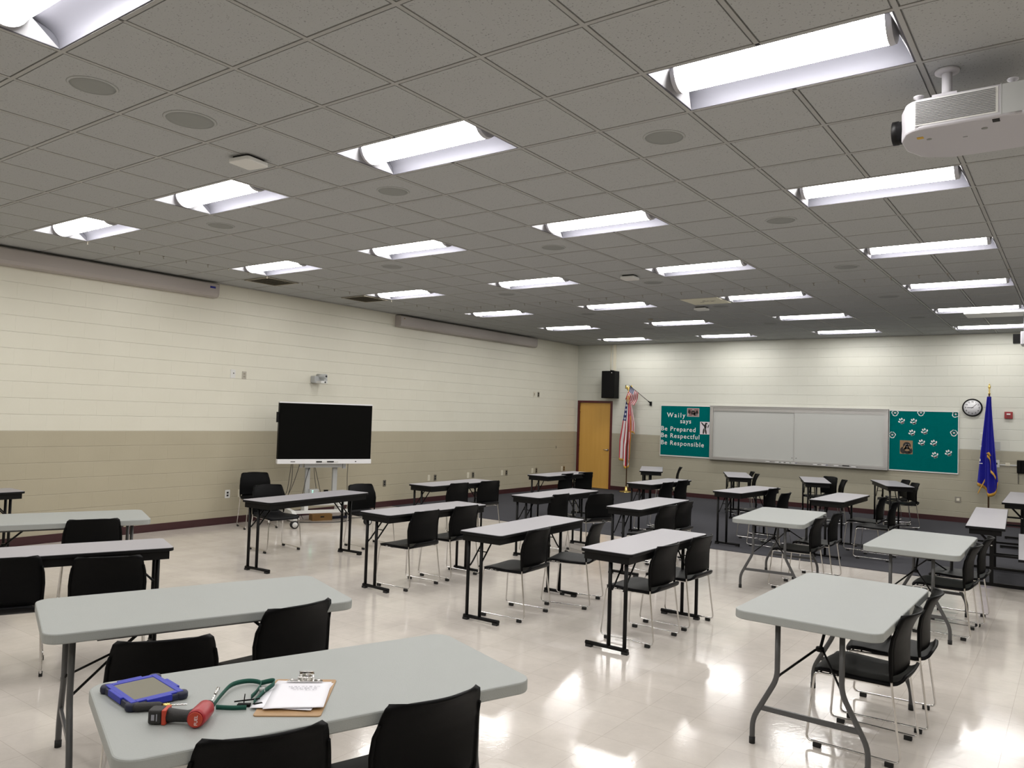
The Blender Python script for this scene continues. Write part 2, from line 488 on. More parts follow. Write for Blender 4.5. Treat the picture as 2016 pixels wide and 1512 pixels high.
        for j in range(nv):
            a = j; fs.append((a, a+1, K+a+1, K+a))
            a = nu*W+j; fs.append((a, K+a, K+a+1, a+1))
        return s.add(A+B, fs, smooth)
    def build(s, name, material, parent=None):
        me = bpy.data.meshes.new(name)
        me.from_pydata(s.v, [], s.f)
        me.polygons.foreach_set('use_smooth', s.sm)
        me.materials.append(material)
        me.validate()
        o = bpy.data.objects.new(name, me)
        COL.objects.link(o)
        if parent: o.parent = parent
        return o

def smooth_sharp(o, ang=35):
    me = o.data
    try:
        me.set_sharp_from_angle(angle=R(ang))
    except Exception:
        pass
    return o

def thing(name, label, cat, loc=(0, 0, 0), rz=0.0, group=None):
    o = bpy.data.objects.new(name, None)
    o.empty_display_size = 0.1
    COL.objects.link(o)
    o.location = loc; o.rotation_euler = (0, 0, rz)
    return tag(o, label, cat, group)
def tag(o, label, cat, group=None):
    o['label'] = label; o['category'] = cat
    if group: o['group'] = group
    return o
def struct(o):
    o['kind'] = 'structure'
    return o
def dup(root, loc, rz, label, group=None):
    r = root.copy(); COL.objects.link(r); r.location = loc; r.rotation_euler = (0, 0, rz)
    r['label'] = label
    if group: r['group'] = group
    for ch in list(root.children):
        c = ch.copy(); COL.objects.link(c); c.parent = r
        for g in list(ch.children):
            d = g.copy(); COL.objects.link(d); d.parent = c
    return r

# ---------------------------------------------------------------- room shell
T = 0.6096
ZC = 3.6187
XL, XR, YF, YB = -8.591, 5.60, -7.40, 13.537
struct(MB().box(XL-0.2, XR+0.2, YF-0.2, YB+0.2, -0.2, 0.0).build('floor', M['floor']))
wl = MB().box(XL-0.2, XL, YF-0.2, YB+0.2, 0, ZC+0.3).build('wall_left', M['wall_x']); struct(wl)
struct(MB().box(XR, XR+0.2, YF-0.2, YB+0.2, 0, ZC+0.3).build('wall_right', M['wall_x']))
struct(MB().box(XL, XR, YF-0.2, YF, 0, ZC+0.3).build('wall_front', M['wall_y']))
wb = MB()
DX0, DX1, DZ = -8.55, -7.56, 2.20      # door opening
wb.box(XL, DX0, YB, YB+0.2, 0, ZC+0.3)
wb.box(DX0, DX1, YB, YB+0.2, DZ, ZC+0.3)
wb.box(DX1, XR, YB, YB+0.2, 0, ZC+0.3)
struct(wb.build('wall_back', M['wall_y']))
BBH = 0.105
struct(MB().box(XL, XL+0.008, YF, YB, 0, BBH).box(XL, XL+0.016, YF, YB, 0, 0.012).build('baseboard_left', M['maroon']))
struct(MB().box(DX1+0.001, XR, YB-0.008, YB, 0, BBH).box(DX1+0.001, XR, YB-0.016, YB, 0, 0.012).build('baseboard_back', M['maroon']))
struct(MB().box(XR-0.008, XR, YF, YB, 0, BBH).build('baseboard_right', M['maroon']))
struct(MB().box(XL, XR, YF, YF+0.008, 0, BBH).build('baseboard_front', M['maroon']))

# carpet over the back half
cp = MB().box(XL+0.017, XR-0.01, 6.95, YB-0.017, 0, 0.008).build('carpet', M['carpet'])
tag(cp, 'dark blue-grey carpet covering the floor from mid-room to the whiteboard wall', 'carpet')

# ceiling: lay-in tiles, each with its reveal
FIX_I = (-12, -8, -4, 0, 4)
FIX_K = (-2, -1, 0, 1, 2, 3, 4, 5)
fix_cells = set()
for i in FIX_I:
    for k in FIX_K:
        fix_cells.add((i, 4*k)); fix_cells.add((i+1, 4*k))
ce = MB(); gr = MB()
i0, i1 = math.floor(XL/T), math.ceil(XR/T)
j0, j1 = math.floor(YF/T), math.ceil(YB/T)
plain = {(-9, 0), (-7, 0)}
for i in range(i0, i1):
    for j in range(j0, j1):
        if (i, j) in fix_cells: continue
        xa, xb = max(i*T, XL)+0.0195, min((i+1)*T, XR)-0.0195
        ya, yb = max(j*T, YF)+0.0195, min((j+1)*T, YB)-0.0195
        if xb-xa < 0.02 or yb-ya < 0.02: continue
        z = ZC
        ce.add([(xa,ya,z),(xb,ya,z),(xb,yb,z),(xa,yb,z),(xa,ya,z+0.012),(xb,ya,z+0.012),(xb,yb,z+0.012),(xa,yb,z+0.012)],
               [(0,3,2,1),(0,1,5,4),(1,2,6,5),(2,3,7,6),(3,0,4,7)])
# plenum deck above the tiles, cut around the fixtures by rows of strips
for i in range(i0, i1):
    for j in range(j0, j1):
        if (i, j) in fix_cells: continue
        xa, xb, ya, yb = max(i*T, XL), min((i+1)*T, XR), max(j*T, YF), min((j+1)*T, YB)
        if xb <= xa or yb <= ya: continue
        ce.add([(xa,ya,ZC+0.012),(xb,ya,ZC+0.012),(xb,yb,ZC+0.012),(xa,yb,ZC+0.012)], [(0,3,2,1)])
struct(ce.build('ceiling', M['tile']))
# T-bars
def bar(xa, xb, ya, yb):
    gr.box(xa, xb, ya, yb, ZC-0.0015, ZC+0.011)
for i in range(i0+1, i1):
    # vertical (along y), broken where a fixture spans the line
    seg = YF
    for k in FIX_K:
        if (i-1) in FIX_I:
            bar(i*T-0.0115, i*T+0.0115, seg, 4*k*T-0.0115)
            seg = (4*k+1)*T+0.0115
    bar(i*T-0.0115, i*T+0.0115, seg, YB)
for j in range(j0+1, j1):
    y = j*T
    for i in range(i0, i1):
        xa, xb = max(i*T, XL)+(0.0115 if i > i0 else 0), min((i+1)*T, XR)-(0.0115 if i < i1-1 else 0)
        if xb > xa: bar(xa, xb, y-0.0115, y+0.0115)
struct(gr.build('ceiling_grid', M['grid']))
# wall angle around the perimeter
pa = MB()
pa.box(XL, XL+0.02, YF, YB, ZC-0.003, ZC+0.011).box(XR-0.02, XR, YF, YB, ZC-0.003, ZC+0.011)
pa.box(XL+0.02, XR-0.02, YB-0.02, YB, ZC-0.003, ZC+0.011).box(XL+0.02, XR-0.02, YF, YF+0.02, ZC-0.003, ZC+0.011)
struct(pa.build('trim_1', M['grid']))

# ---------------------------------------------------------------- ceiling lights
def make_light():
    t = thing('ceiling_light', '', 'ceiling light')
    L, W = 0.5965, 0.2925
    fr = MB()
    fr.box(-L-0.004, L+0.004, -W-0.004, -W+0.008, 0, 0.012).box(-L-0.004, L+0.004, W-0.008, W+0.004, 0, 0.012)
    fr.box(-L-0.004, -L+0.008, -W+0.008, W-0.008, 0, 0.012).box(L-0.008, L+0.004, -W+0.008, W-0.008, 0, 0.012)
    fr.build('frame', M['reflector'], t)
    zt = 0.105
    for sgn in (-1, 1):
        rf = MB()
        def fn(u, v, sgn=sgn):
            a = v*PI/2
            y = 0.095+(W-0.008-0.095)*math.sin(a)**0.9 if v > 0 else 0.095
            z = 0.002+(zt-0.002)*math.cos(a)**0.8 if v < 1 else 0.002
            return ((-L+0.008)+(2*L-0.016)*(u if sgn < 0 else 1-u), sgn*y, z)
        rf.sheet(fn, 1, 8)
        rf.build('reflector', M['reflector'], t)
        ep = MB()
        x1 = sgn*(L-0.008); x2 = sgn*(L-0.060)
        pts = [(x1, -W+0.01, 0.003), (x1, W-0.01, 0.003), (x2, 0.10, zt), (x2, -0.10, zt)]
        ep.add(pts, [(0, 1, 2, 3) if sgn < 0 else (3, 2, 1, 0)])
        ep.build('end_plate', M['endplate'], t)
        cpn = MB()
        n = 14; rc = 0.112
        base = []
        for k in range(n+1):
            a = PI*k/n
            base.append((rc*math.cos(a), 0.100-rc*math.sin(a)))
        xa, xb = sgn*0.525, sgn*0.552
        vs = [(xa, y, z) for y, z in base]+[(xb, y*0.96, z*0.96+0.004) for y, z in base]
        fs = [(k, k+1, n+2+k, n+1+k) for k in range(n)]
        cpn.add(vs, fs, True)
        cpn.add(vs[:n+1], [tuple(range(n+1))]); cpn.add(vs[n+1:], [tuple(range(n, -1, -1))])
        cpn.build('end_cap', M['capgrey'], t)
    ln = MB()
    n = 14; rc = 0.106
    base = [(rc*math.cos(PI*k/n), 0.100-rc*math.sin(PI*k/n)) for k in range(n+1)]
    vs = [(-0.524, y, z) for y, z in base]+[(0.524, y, z) for y, z in base]
    ln.add(vs, [(k, n+1+k, n+2+k, k+1) for k in range(n)], True)
    ln.build('lens', M['lens'], t)
    # metal housing above closes the opening
    hs = MB()
    hs.box(-L-0.002, L+0.002, -W-0.002, W+0.002, 0.112, 0.118)
    for a in ((-L-0.002, -L, -W, W), (L, L+0.002, -W, W), (-L, L, -W-0.002, -W), (-L, L, W, W+0.002)):
        hs.box(*a, 0.012, 0.112)
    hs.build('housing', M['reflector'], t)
    return t
ordn = ['first', 'second', 'third', 'fourth', 'fifth', 'sixth', 'seventh', 'eighth']
light0 = make_light()
first = True
for k in sorted(FIX_K, reverse=True):
    for ii, i in enumerate(FIX_I):
        if k <= -2 and i < 4 and False: continue
        lab = 'recessed ceiling light, %s from the left wall, %s row from the whiteboard wall' % (ordn[ii], ordn[5-k])
        loc = ((i+1)*T, (4*k+0.5)*T, ZC)
        if first:
            light0.location = loc; light0['label'] = lab; light0['group'] = 'recessed ceiling lights'; first = False
        else:
            dup(light0, loc, 0, lab, 'recessed ceiling lights')

# ---------------------------------------------------------------- ceiling hardware
def disc_speaker(x, y, r, lab):
    t = thing('ceiling_speaker', lab, 'speaker', (x, y, ZC), 0, 'round ceiling speakers')
    MB().lathe([(0.0, -0.006), (r*0.6, -0.006), (r*0.95, -0.004), (r*0.97, 0.0)], 32).build('speaker_grille', M['spkgrey'], t)
    MB().lathe([(r*0.97, 0.0), (r*0.97, -0.006), (r*1.05, -0.005), (r*1.09, 0.0)], 32).build('trim_ring', M['plain_tile'], t)
SPK = [(-4.5, -2.5, .125, 'near top left of the view, smaller of the close pair'), (-4.5, -1.5, .150, 'large one behind the corner speaker, in a smooth panel'),
       (-.5, 1.5, .125, 'left of the hanging projector, between two lights'), (-4.5, 1.5, .125, 'just behind the big light in mid ceiling'),
       (-8.5, 1.5, .125, 'left side, behind the second light from the left wall'), (-4.5, 5.5, .125, 'second row, mid ceiling beside the small white box'),
       (-8.5, 5.5, .125, 'second row, over the tables before the display'), (-.5, 5.5, .125, 'second row, under the right column of lights'),
       (-.5, 9.5, .125, 'third row, right column near the hooks'), (-4.5, 9.5, .125, 'third row, centre, right of the black box'),
       (-8.5, 9.5, .125, 'third row, left, near the wall-side hooks'), (-.5, 13.5, .125, 'fourth row, right, far ceiling'),
       (-4.5, 13.5, .125, 'fourth row, centre, beyond the pale panel'), (-8.5, 13.5, .125, 'fourth row, left, far ceiling'),
       (-.5, 17.5, .125, 'fifth row, right, near the whiteboard wall'), (-4.5, 17.5, .125, 'fifth row, centre, near the whiteboard wall'), (-8.5, 17.5, .125, 'fifth row, left, above the door side')]
for a, b, r, l in SPK:
    disc_speaker(a*T, b*T, r, 'round grey ceiling speaker, '+l)

def access_box(x, y, rz, s, lab):
    t = thing('wireless_access_point', lab, 'access point', (x, y, ZC), rz, 'ceiling access points')
    MB().prism_z([(-s, -s), (s, -s), (s, s), (-s, s)], -0.048, -0.018, r=0.03, bev=0.006).build('shell', M['offwhite'], t)
    MB().prism_z([(-s*.8, -s*.8), (s*.8, -s*.8), (s*.8, s*.8), (-s*.8, s*.8)], -0.018, -0.0015, r=0.02).build('shadow_mounting_plate', M['dark'], t)  # plate coloured near-black to paint the shadow edge above the shell
access_box(-3.08, -0.24, R(8), 0.105, 'white square access point on the ceiling left of the largest mid light')
access_box(-2.79, 5.22, R(5), 0.10, 'square access point between the second and third light rows, dark shadow edge')
access_box(-3.06, 8.22, R(0), 0.10, 'dark-edged access point beyond the pale ceiling panel')

def vent(x, y, lab, w=.27):
    t = thing('air_vent', lab, 'vent', (x, y, ZC), 0, 'square ceiling vents')
    MB().box(-w, w, -w, w, -0.006, -0.0015).build('backing', M['ventback'], t)
    f = MB(); f.box(-w, w, -w, -w+.03, -0.014, -0.006).box(-w, w, w-.03, w, -0.014, -0.006).box(-w, -w+.03, -w+.03, w-.03, -0.014, -0.006).box(w-.03, w, -w+.03, w-.03, -0.014, -0.006)
    f.build('frame', M['ventgrey'], t)
    s = MB()
    for k in range(9):
        c = -w+.055+k*(2*w-.11)/8
        s.box(-w+.03, w-.03, c-.015, c+.015, -0.0125, -0.0105, Matrix.Translation((0, c, -.0115))@Matrix.Rotation(R(20), 4, 'X')@Matrix.Translation((0, -c, .0115)))
    s.build('louvre_slats', M['ventgrey'], t)
vent(-12.5*T, 5.5*T, 'brown-grey louvred air vent near the left wall, nearer of the two')
vent(-12.5*T, 8.5*T, 'brown-grey louvred air vent near the left wall, further one by the long housing')
pp = thing('ceiling_panel', 'pale cream ceiling panel with dark marks beside the third centre light', 'ceiling panel', (-4.5*T, 12.5*T, ZC))
MB().box(-.29, .29, -.29, .29, -0.008, -0.0015).build('panel', M['pinkpanel'], pp)
mk = MB()
for (a, b, c, d) in ((-.12, -.06, .06, .09), (-.05, .16, -.03, -.015), (-.02, .02, -.09, -.06), (.03, .06, -.05, -.03), (.08, .12, .00, .02)):
    mk.box(a, b, c, d, -0.010, -0.008)
mk.build('dark_marks', M['ventgrey'], pp)
sd = thing('smoke_detector', 'small dark detector on the far ceiling near the last lights', 'smoke detector', (-7.5*T+.1, 15.2*T, ZC))
MB().lathe([(0, -.03), (.03, -.03), (.045, -.012), (.05, -.0015)], 20).build('detector_body', M['ventgrey'], sd)

def nth(n):
    return '%d%s' % (n, 'th' if 10 <= n % 100 <= 20 else {1: 'st', 2: 'nd', 3: 'rd'}.get(n % 10, 'th'))
# curtain hooks clipped to the grid
hk0 = None
hooks = [(-12*T, y*T/2) for y in range(2, 23)] + [(-12*T+q*T/2, 11*T) for q in range(1, 35)]
for n, (x, y) in enumerate(hooks):
    lab = 'small dark ceiling hook, %s in the %s' % (nth(n+1 if n < 21 else n-20), 'line along the left wall, counted from the camera' if n < 21 else 'line crossing the room, counted from the left')
    if hk0 is None:
        m_ = MB()
        m_.tube([(0, 0, -0.0015), (0, 0, -0.028)], 0.0035, 6)
        m_.box(-.014, .014, -.006, .006, -0.006, -0.0015)
        m_.tube([(0, 0, -.028), (.006, 0, -.036), (.012, 0, -.028)], 0.003, 6)
        hk0 = m_.build('ceiling_hook', M['ventgrey'])
        tag(hk0, lab, 'hook', 'hooks clipped to the ceiling grid')
        hk0.location = (x, y, ZC)
    else:
        o = hk0.copy(); COL.objects.link(o); o.location = (x, y, ZC); o['label'] = lab

# projection screen housings on the left wall
def housing(y0, y1, lab, tape):
    t = thing('projection_screen', lab, 'projection screen', (XL+.004, (y0+y1)/2, ZC-.03))
    h = (y1-y0)/2
    b = MB()
    prof = [(0.0, 0), (.14, 0), (.155, -.015), (.155, -.15), (.14, -.19), (.10, -.205), (0, -.205)]
    vs = [(x, -h, z) for x, z in prof]+[(x, h, z) for x, z in prof]
    n = len(prof)
    b.add(vs, [(k, n+k, n+(k+1) % n, (k+1) % n) for k in range(n)])
    b.build('case', M['housing'], t)
    for sg in (-1, 1):
        e = MB(); y = sg*h
        q = [(x*1.02, y, z*1.01) for x, z in prof]+[(x*1.02, y+sg*.012, z*1.01) for x, z in prof]
        e.add(q, [(k, n+k, n+(k+1) % n, (k+1) % n) for k in range(n)]+[tuple(range(n)), tuple(range(2*n-1, n-1, -1))])
        e.build('end_cap', M['housing'], t)
    if tape:
        MB().box(.1553, .1563, h-.14, h-.05, -.08, -.05).build('blue_label', M['bluetape'], t)
    else:
        MB().lathe([(0, 0), (.01, 0), (.01, .006), (0, .006)], 10, Matrix.Translation((.155, -h+.08, -.05))@Matrix.Rotation(PI/2, 4, 'Y')).build('brass_screw', M['brass'], t)
housing(-1.9, 3.03, 'long grey roll-up screen case at ceiling left, blue label at its end', True)
housing(6.88, 11.42, 'long grey roll-up screen case high on the left wall near the far corner', False)

# ---------------------------------------------------------------- projectors
pj = thing('projector', 'white projector hanging from the ceiling at top right, louvred side', 'projector', (1.41, 0.86, 3.28))
b = MB()
b.prism_z([(-.295, -.10), (-.24, -.26), (.29, -.26), (.29, .27), (-.10, .27), (-.235, .20), (-.295, .05)], -.008, .15, r=.10, bev=.010)
b.build('body', M['proj'], pj)
v = MB()
for k in range(14):
    z = .022+k*.0083
    v.box(-.205, .135, -.2635, -.258, z, z+.0040)
v.build('louvre_slats', M['projdark'], pj)
MB().box(-.215, .145, -.2612, -.2590, .014, .140).build('grille_panel', M['offwhite'], pj)
MB().box(.155, .159, -.2612, -.2600, .0, .15).box(.16, .292, -.2605, -.2600, .004, .146).build('rear_cover', M['lightgrey'], pj)
ls = MB()
mt = Matrix.Translation((-.28, -.06, .062))@Matrix.Rotation(-PI/2, 4, 'Y')
ls.lathe([(.058, 0), (.058, .03), (.062, .032), (.062, .06), (.050, .064), (.044, .045), (0, .04)], 28, mt)
ls.build('lens', M['blackmetal'], pj)
for (x, y) in ((-.20, -.20), (.20, -.20), (-.15, .2)):
    MB().lathe([(.012, .148), (.012, .170), (.024, .178), (.024, .184), (0, .186)], 16, Matrix.Translation((x, y, 0))).build('foot', M['proj'], pj)
MB().box(.12, .15, -.24, -.20, -.011, -.007).build('black_sensor', M['dark'], pj)
MB().box(-.215, -.185, -.155, -.125, -.010, -.007).build('yellow_sticker', M['yellow'], pj)
l2 = MB().lathe([(0, -.010), (.012, -.010), (.012, -.007)], 14, Matrix.Translation((-.165, -.10, 0)))
l2.lathe([(0, -.010), (.014, -.010), (.014, -.007)], 14, Matrix.Translation((.08, -.13, 0)))
l2.box(-.02, .0, -.05, -.045, -.010, -.007)
l2.build('mark', M['spkgrey'], pj)
mtm = MB()
mtm.box(-.15, -.03, -.17, -.11, .158, .162).box(-.15, -.03, -.11, -.105, .150, .20).box(-.145, -.035, -.172, -.168, .150, .190)
mtm.build('mount_bracket', M['proj'], pj)
MB().lathe([(.030, .16), (.030, .205), (.024, .21), (.024, .3387-.0015), (.0, .3387-.0015)], 20, Matrix.Translation((-.09, -.08, 0))).build('pole', M['proj'], pj)
MB().lathe([(.058, .3387-.0015), (.055, .325), (.026, .32)], 24, Matrix.Translation((-.09, -.08, 0))).build('ceiling_flange', M['proj'], pj)
MB().tube([(-.01, -.10, .17), (.03, -.07, .19), (.06, -.06, .165), (.10, -.05, .158)], .007, 8, bend=.02).build('cable', M['cable'], pj)

pf = thing('projector', 'small white projector at the far ceiling by the right frame edge', 'projector', (1.30, 10.55, 3.10))
MB().prism_z([(-.16, -.19), (.20, -.19), (.20, .19), (-.16, .19)], 0, .20, r=.02, bev=.01).build('body', M['proj'], pf)
MB().box(-.26, -.16, -.10, .06, .03, .17).build('lens', M['blackmetal'], pf)
MB().tube([(-.1, 0, .2), (-.1, 0, ZC-3.10-.0015)], .03, 12).build('pole', M['proj'], pf)
MB().box(-.9, .28, -.28, .28, ZC-3.10-.03, ZC-3.10-.0015).build('ceiling_plate', M['offwhite'], pf)

# ---------------------------------------------------------------- wall plates
def plate(name, loc, axis, w, h, m1, m2, slots, lab, cat='outlet', group=None):
    # local: x = outwards, y = along wall, z up
    rz = 0 if axis == 'L' else -PI/2
    t = thing(name, lab, cat, loc, rz, group)
    MB().prism_z([(-w/2, -h/2), (w/2, -h/2), (w/2, h/2), (-w/2, h/2)], 0, .006, r=.004, bev=.0015,
                 mtx=Matrix(((0, 0, 1, 0), (1, 0, 0, 0), (0, 1, 0, 0), (0, 0, 0, 1)))).build('cover_plate', m1, t)
    if slots:
        s = MB()
        for (y, z, a, c) in slots: s.box(.006, .008, y-a, y+a, z-c, z+c)
        s.build('socket', m2, t)
duo = [(0, .021, .016, .014), (0, -.021, .016, .014)]
O = XL+.0
for n, (y, k) in enumerate(((7.97, 0), (8.16, 1), (9.20, 0), (9.37, 1), (10.40, 0), (10.57, 1), (11.60, 0), (11.77, 1), (12.90, 0), (13.0, 1))):
    pairn = ['nearest', 'second', 'third', 'fourth', 'fifth'][n//2]
    plate('wall_outlet' if k else 'blank_plate', (O, y, .48), 'L', .075, .118, M['steel'] if k else M['ivory'], M['dark'] if k else M['ivory'], duo if k else [(0, 0, .012, .03)],
          ('steel power outlet low on the left wall, right one of the %s pair' if k else 'cream wall plate low on the left wall, left one of the %s pair') % pairn, 'outlet' if k else 'wall plate')
plate('wall_outlet', (O, 6.75, .44), 'L', .075, .118, M['steel'], M['dark'], duo, 'single steel outlet low on the left wall just right of the display')
plate('wall_outlet', (O, 3.44, .45), 'L', .085, .125, M['offwhite'], M['dark'], duo, 'white outlet low on the left wall left of the chairs by the display')
plate('wall_outlet', (O, 3.66, .45), 'L', .075, .118, M['ivory'], M['dark'], None, 'cream blank plate low on the left wall behind the chair by the display', 'wall plate')
plate('wall_plate', (O, 3.44, 2.28), 'L', .085, .13, M['offwhite'], M['dark'], [(.01, .01, .008, .008)], 'white wall plate with a dark jack, high on the wall left of the mounted camera', 'wall plate')
plate('wall_outlet', (O, 3.64, 2.27), 'L', .075, .118, M['steel'], M['ventgrey'], duo, 'steel outlet high on the left wall left of the camera')
plate('wall_plate', (O, 11.59, 2.29), 'L', .075, .118, M['ivory'], M['ventgrey'], [(0, .0, .012, .03)], 'cream plate high on the left wall near the far corner', 'wall plate')
plate('wall_outlet', (O, 11.76, 2.29), 'L', .075, .118, M['steel'], M['dark'], duo, 'steel outlet high on the left wall near the far corner')
plate('wall_switch', (O, 12.61, 1.02), 'L', .035, .07, M['ventgrey'], M['dark'], [(0, 0, .006, .012)], 'tiny dark key switch on the left wall near the door', 'switch')
plate('wall_outlet', (-.01, YB, .44), 'B', .10, .118, M['steel'], M['ivory'], [(0, 0, .025, .025)], 'steel square outlet low on the back wall under the paw print board')
plate('wall_plate', (.62, YB, 1.50), 'B', .10, .15, M['lightgrey'], M['ventgrey'], None, 'grey blank plate on the back wall beside the blue flag', 'wall plate')
plate('light_switch', (.615, YB, 1.165), 'B', .09, .14, M['offwhite'], M['dark'], [(0, 0, .014, .018)], 'white surface jack box on the back wall right of the blue flag', 'jack box')
rw = thing('cable_raceway', 'thin white raceway from the jack box to the phone', 'raceway', (.665, YB, 1.150))
MB().box(0, .27, -.014, 0, -.010, .010).build('channel', M['offwhite'], rw)
MB().box(.09, .16, -.018, 0, -.016, .040).build('coupling', M['ivory'], rw)
ph = thing('wall_phone', 'black wall phone on the back wall at the right frame edge', 'phone', (1.045, YB, 1.13))
MB().prism_z([(-.11, -.12), (.11, -.12), (.11, .12), (-.11, .12)], .0, .045, r=.015, bev=.006, mtx=Matrix.Rotation(PI/2, 4, 'X')).build('phone_body', M['blackplastic'], ph)
MB().prism_z([(-.10, -.115), (-.045, -.115), (-.045, .115), (-.10, .115)], .045, .08, r=.02, bev=.008, mtx=Matrix.Rotation(PI/2, 4, 'X')).build('handset', M['blackplastic'], ph)
cl = MB(); pts = []
for k in range(60):
    a = k*1.1; z = -.12-.20*k/60
    pts.append((-.085+.010*math.cos(a), -.03+.010*math.sin(a), z))
cl.tube(pts, .003, 5); cl.build('coiled_cord', M['cable'], ph)

# fire alarm strobe
fa = thing('fire_alarm', 'red fire alarm strobe on the back wall right of the blue flag', 'fire alarm', (.80, YB, 2.075))
MB().prism_z([(-.065, -.065), (.065, -.065), (.065, .065), (-.065, .065)], 0, .045, r=.008, bev=.006, mtx=Matrix.Rotation(PI/2, 4, 'X')).build('alarm_body', M['red'], fa)
MB().box(-.03, .03, -.052, -.045, .008, .032).build('strobe_lens', M['white'], fa)
g = MB()
for k in range(4): g.box(-.03, .03, -.0465, -.045, -.045+k*.011, -.041+k*.011)
g.build('sounder_slots', M['maroon'], fa)

# ---------------------------------------------------------------- text helper
def text_mesh(name, s, size, mtx, material, parent, ext=.002, align='LEFT', spacing=1.0, offset=0.0):
    cu = bpy.data.curves.new(name, 'FONT')
    cu.body = s; cu.size = size; cu.extrude = ext; cu.align_x = align; cu.space_character = spacing; cu.offset = offset
    cu.resolution_u = 4
    tmp = bpy.data.objects.new(name, cu); COL.objects.link(tmp)
    dg = bpy.context.evaluated_depsgraph_get()
    me = bpy.data.meshes.new_from_object(tmp.evaluated_get(dg))
    bpy.data.objects.remove(tmp, do_unlink=True); bpy.data.curves.remove(cu)
    me.transform(mtx); me.name = name
    me.materials.clear(); me.materials.append(material)
    o = bpy.data.objects.new(name, me); COL.objects.link(o); o.parent = parent
    return o
RX = Matrix.Rotation(PI/2, 4, 'X')     # text upright facing -Y

# wall clock
ck = thing('wall_clock', 'round white wall clock with black rim beside the paw print board', 'clock', (.215, YB, 2.205))
MB().lathe([(.0, 0), (.165, 0), (.170, .02), (.165, .042), (.150, .045), (.147, .034), (0, .034)], 48, Matrix.Rotation(PI/2, 4, 'X')).build('rim', M['blackplastic'], ck)
MB().lathe([(.147, .0345), (.147, .036), (0, .036)], 48, Matrix.Rotation(PI/2, 4, 'X')).build('face', M['clockface'], ck)
for h in range(1, 13):
    a = PI/2-h*PI/6
    text_mesh('numeral', str(h), .038, Matrix.Translation((.112*math.cos(a), -.037, .112*math.sin(a)-.013))@RX, M['blackedge'], ck, .0003, 'CENTER', offset=.0006)
def hand(nm, ang, ln, w, y):
    a = PI/2-ang
    MB().box(-.02, ln, -w, w, 0, .0012, Matrix.Translation((0, y, 0))@Matrix.Rotation(PI/2, 4, 'X')@Matrix.Rotation(a, 4, 'Z')).build(nm, M['blackedge'], ck)
hand('hour_hand', R(270), .085, .0045, -.0375)
hand('minute_hand', R(46), .105, .003, -.039)

# ---------------------------------------------------------------- door
d = struct(MB().box(DX0+.045, DX1-.045, YB+.035, YB+.080, .012, DZ-.045).build('door_1', M['door']))
fr = MB()
fr.box(DX0-.005, DX0+.045, YB-.012, YB+.12, 0, DZ+.006).box(DX1-.045, DX1+.012, YB-.012, YB+.12, 0, DZ+.006).box(DX0+.045, DX1-.045, YB-.012, YB+.12, DZ-.045, DZ+.006)
fr.box(DX0+.04, DX0+.055, YB+.08, YB+.12, 0, DZ-.04).box(DX1-.055, DX1-.04, YB+.08, YB+.12, 0, DZ-.04)
fr.build('door_frame', M['maroon_paint'], d)
hd = MB()
hd.lathe([(.030, 0), (.032, .008), (.012, .012), (.012, .05), (0, .052)], 20, Matrix.Translation((DX1-.12, YB+.035, .98))@Matrix.Rotation(PI/2, 4, 'X'))
hd.tube([(DX1-.12, YB-.012, .98), (DX1-.22, YB-.012, .985)], .009, 8)
hd.build('door_handle', M['chrome'], d)
hg = MB()
for z in (.25, 1.1, 1.95): hg.tube([(DX0+.048, YB+.03, z-.05), (DX0+.048, YB+.03, z+.05)], .007, 8)
hg.build('door_hinge', M['brass'], d)

# wall speaker
sp = thing('wall_speaker', 'black box loudspeaker mounted high above the right side of the door', 'speaker', (-7.50, YB, 2.27))
MB().prism_z([(-.20, -.33), (.17, -.36), (.17, -.09), (-.20, -.06)], 0, .67, r=.02, bev=.006).build('cabinet', M['blackplastic'], sp)
MB().prism_z([(-.185, -.336), (.155, -.3635), (.155, -.355), (-.185, -.328)], .02, .65).build('speaker_grille', M['blackedge'], sp)
MB().box(-.06, .04, -.10, 0, .22, .42).tube([(-.02, -.2, .67), (-.02, -.2, .69), (-.02, -.005, .69)], .012, 8).build('wall_bracket', M['blackmetal'], sp)
MB().lathe([(0, 0), (.012, 0), (.012, .004), (0, .004)], 12, Matrix.Translation((.10, -.358, .62))@Matrix.Rotation(PI/2, 4, 'X')).build('badge', M['chrome'], sp)
cd = MB().tube([(-7.62, YB-.014, 2.9), (-7.62, YB-.014, ZC-.004)], .013, 10).build('wall_conduit', M['ivory'])
tag(cd, 'thin cream conduit running up from the loudspeaker, left of the pair', 'conduit')
cd = MB().box(-7.55, -7.48, YB-.03, YB, 2.6, ZC-.004).build('wall_conduit', M['ivory'])
tag(cd, 'wider cream cable channel rising behind the loudspeaker to the ceiling', 'conduit')

# ---------------------------------------------------------------- boards on the back wall
BZ0, BZ1 = .925, 2.135
tb = thing('bulletin_board', 'teal bulletin board with white lettering left of the whiteboard', 'bulletin board', (-5.61, YB, BZ0))
W = 1.235; H = BZ1-BZ0
MB().box(-W/2, W/2, -.018, 0, 0, H).build('backing_board', M['alu'], tb)
MB().box(-W/2+.012, W/2-.006, -.0205, -.018, .03, H-.02).build('teal_paper', M['paper'], tb)
f = MB(); f.box(-W/2, W/2, -.026, -.0182, H-.02, H).box(-W/2, W/2, -.026, -.0182, 0, .022).box(-W/2, -W/2+.012, -.026, -.0182, .022, H-.02)
f.build('board_frame', M['offwhite'], tb)
def line(s, x, z, size, rot=0.0, sp=1.0):
    text_mesh('lettering', s, size, Matrix.Translation((x, -.0225, z))@Matrix.Rotation(rot, 4, 'Y')@RX, M['letter'], tb, .0012, spacing=sp, offset=.0012)
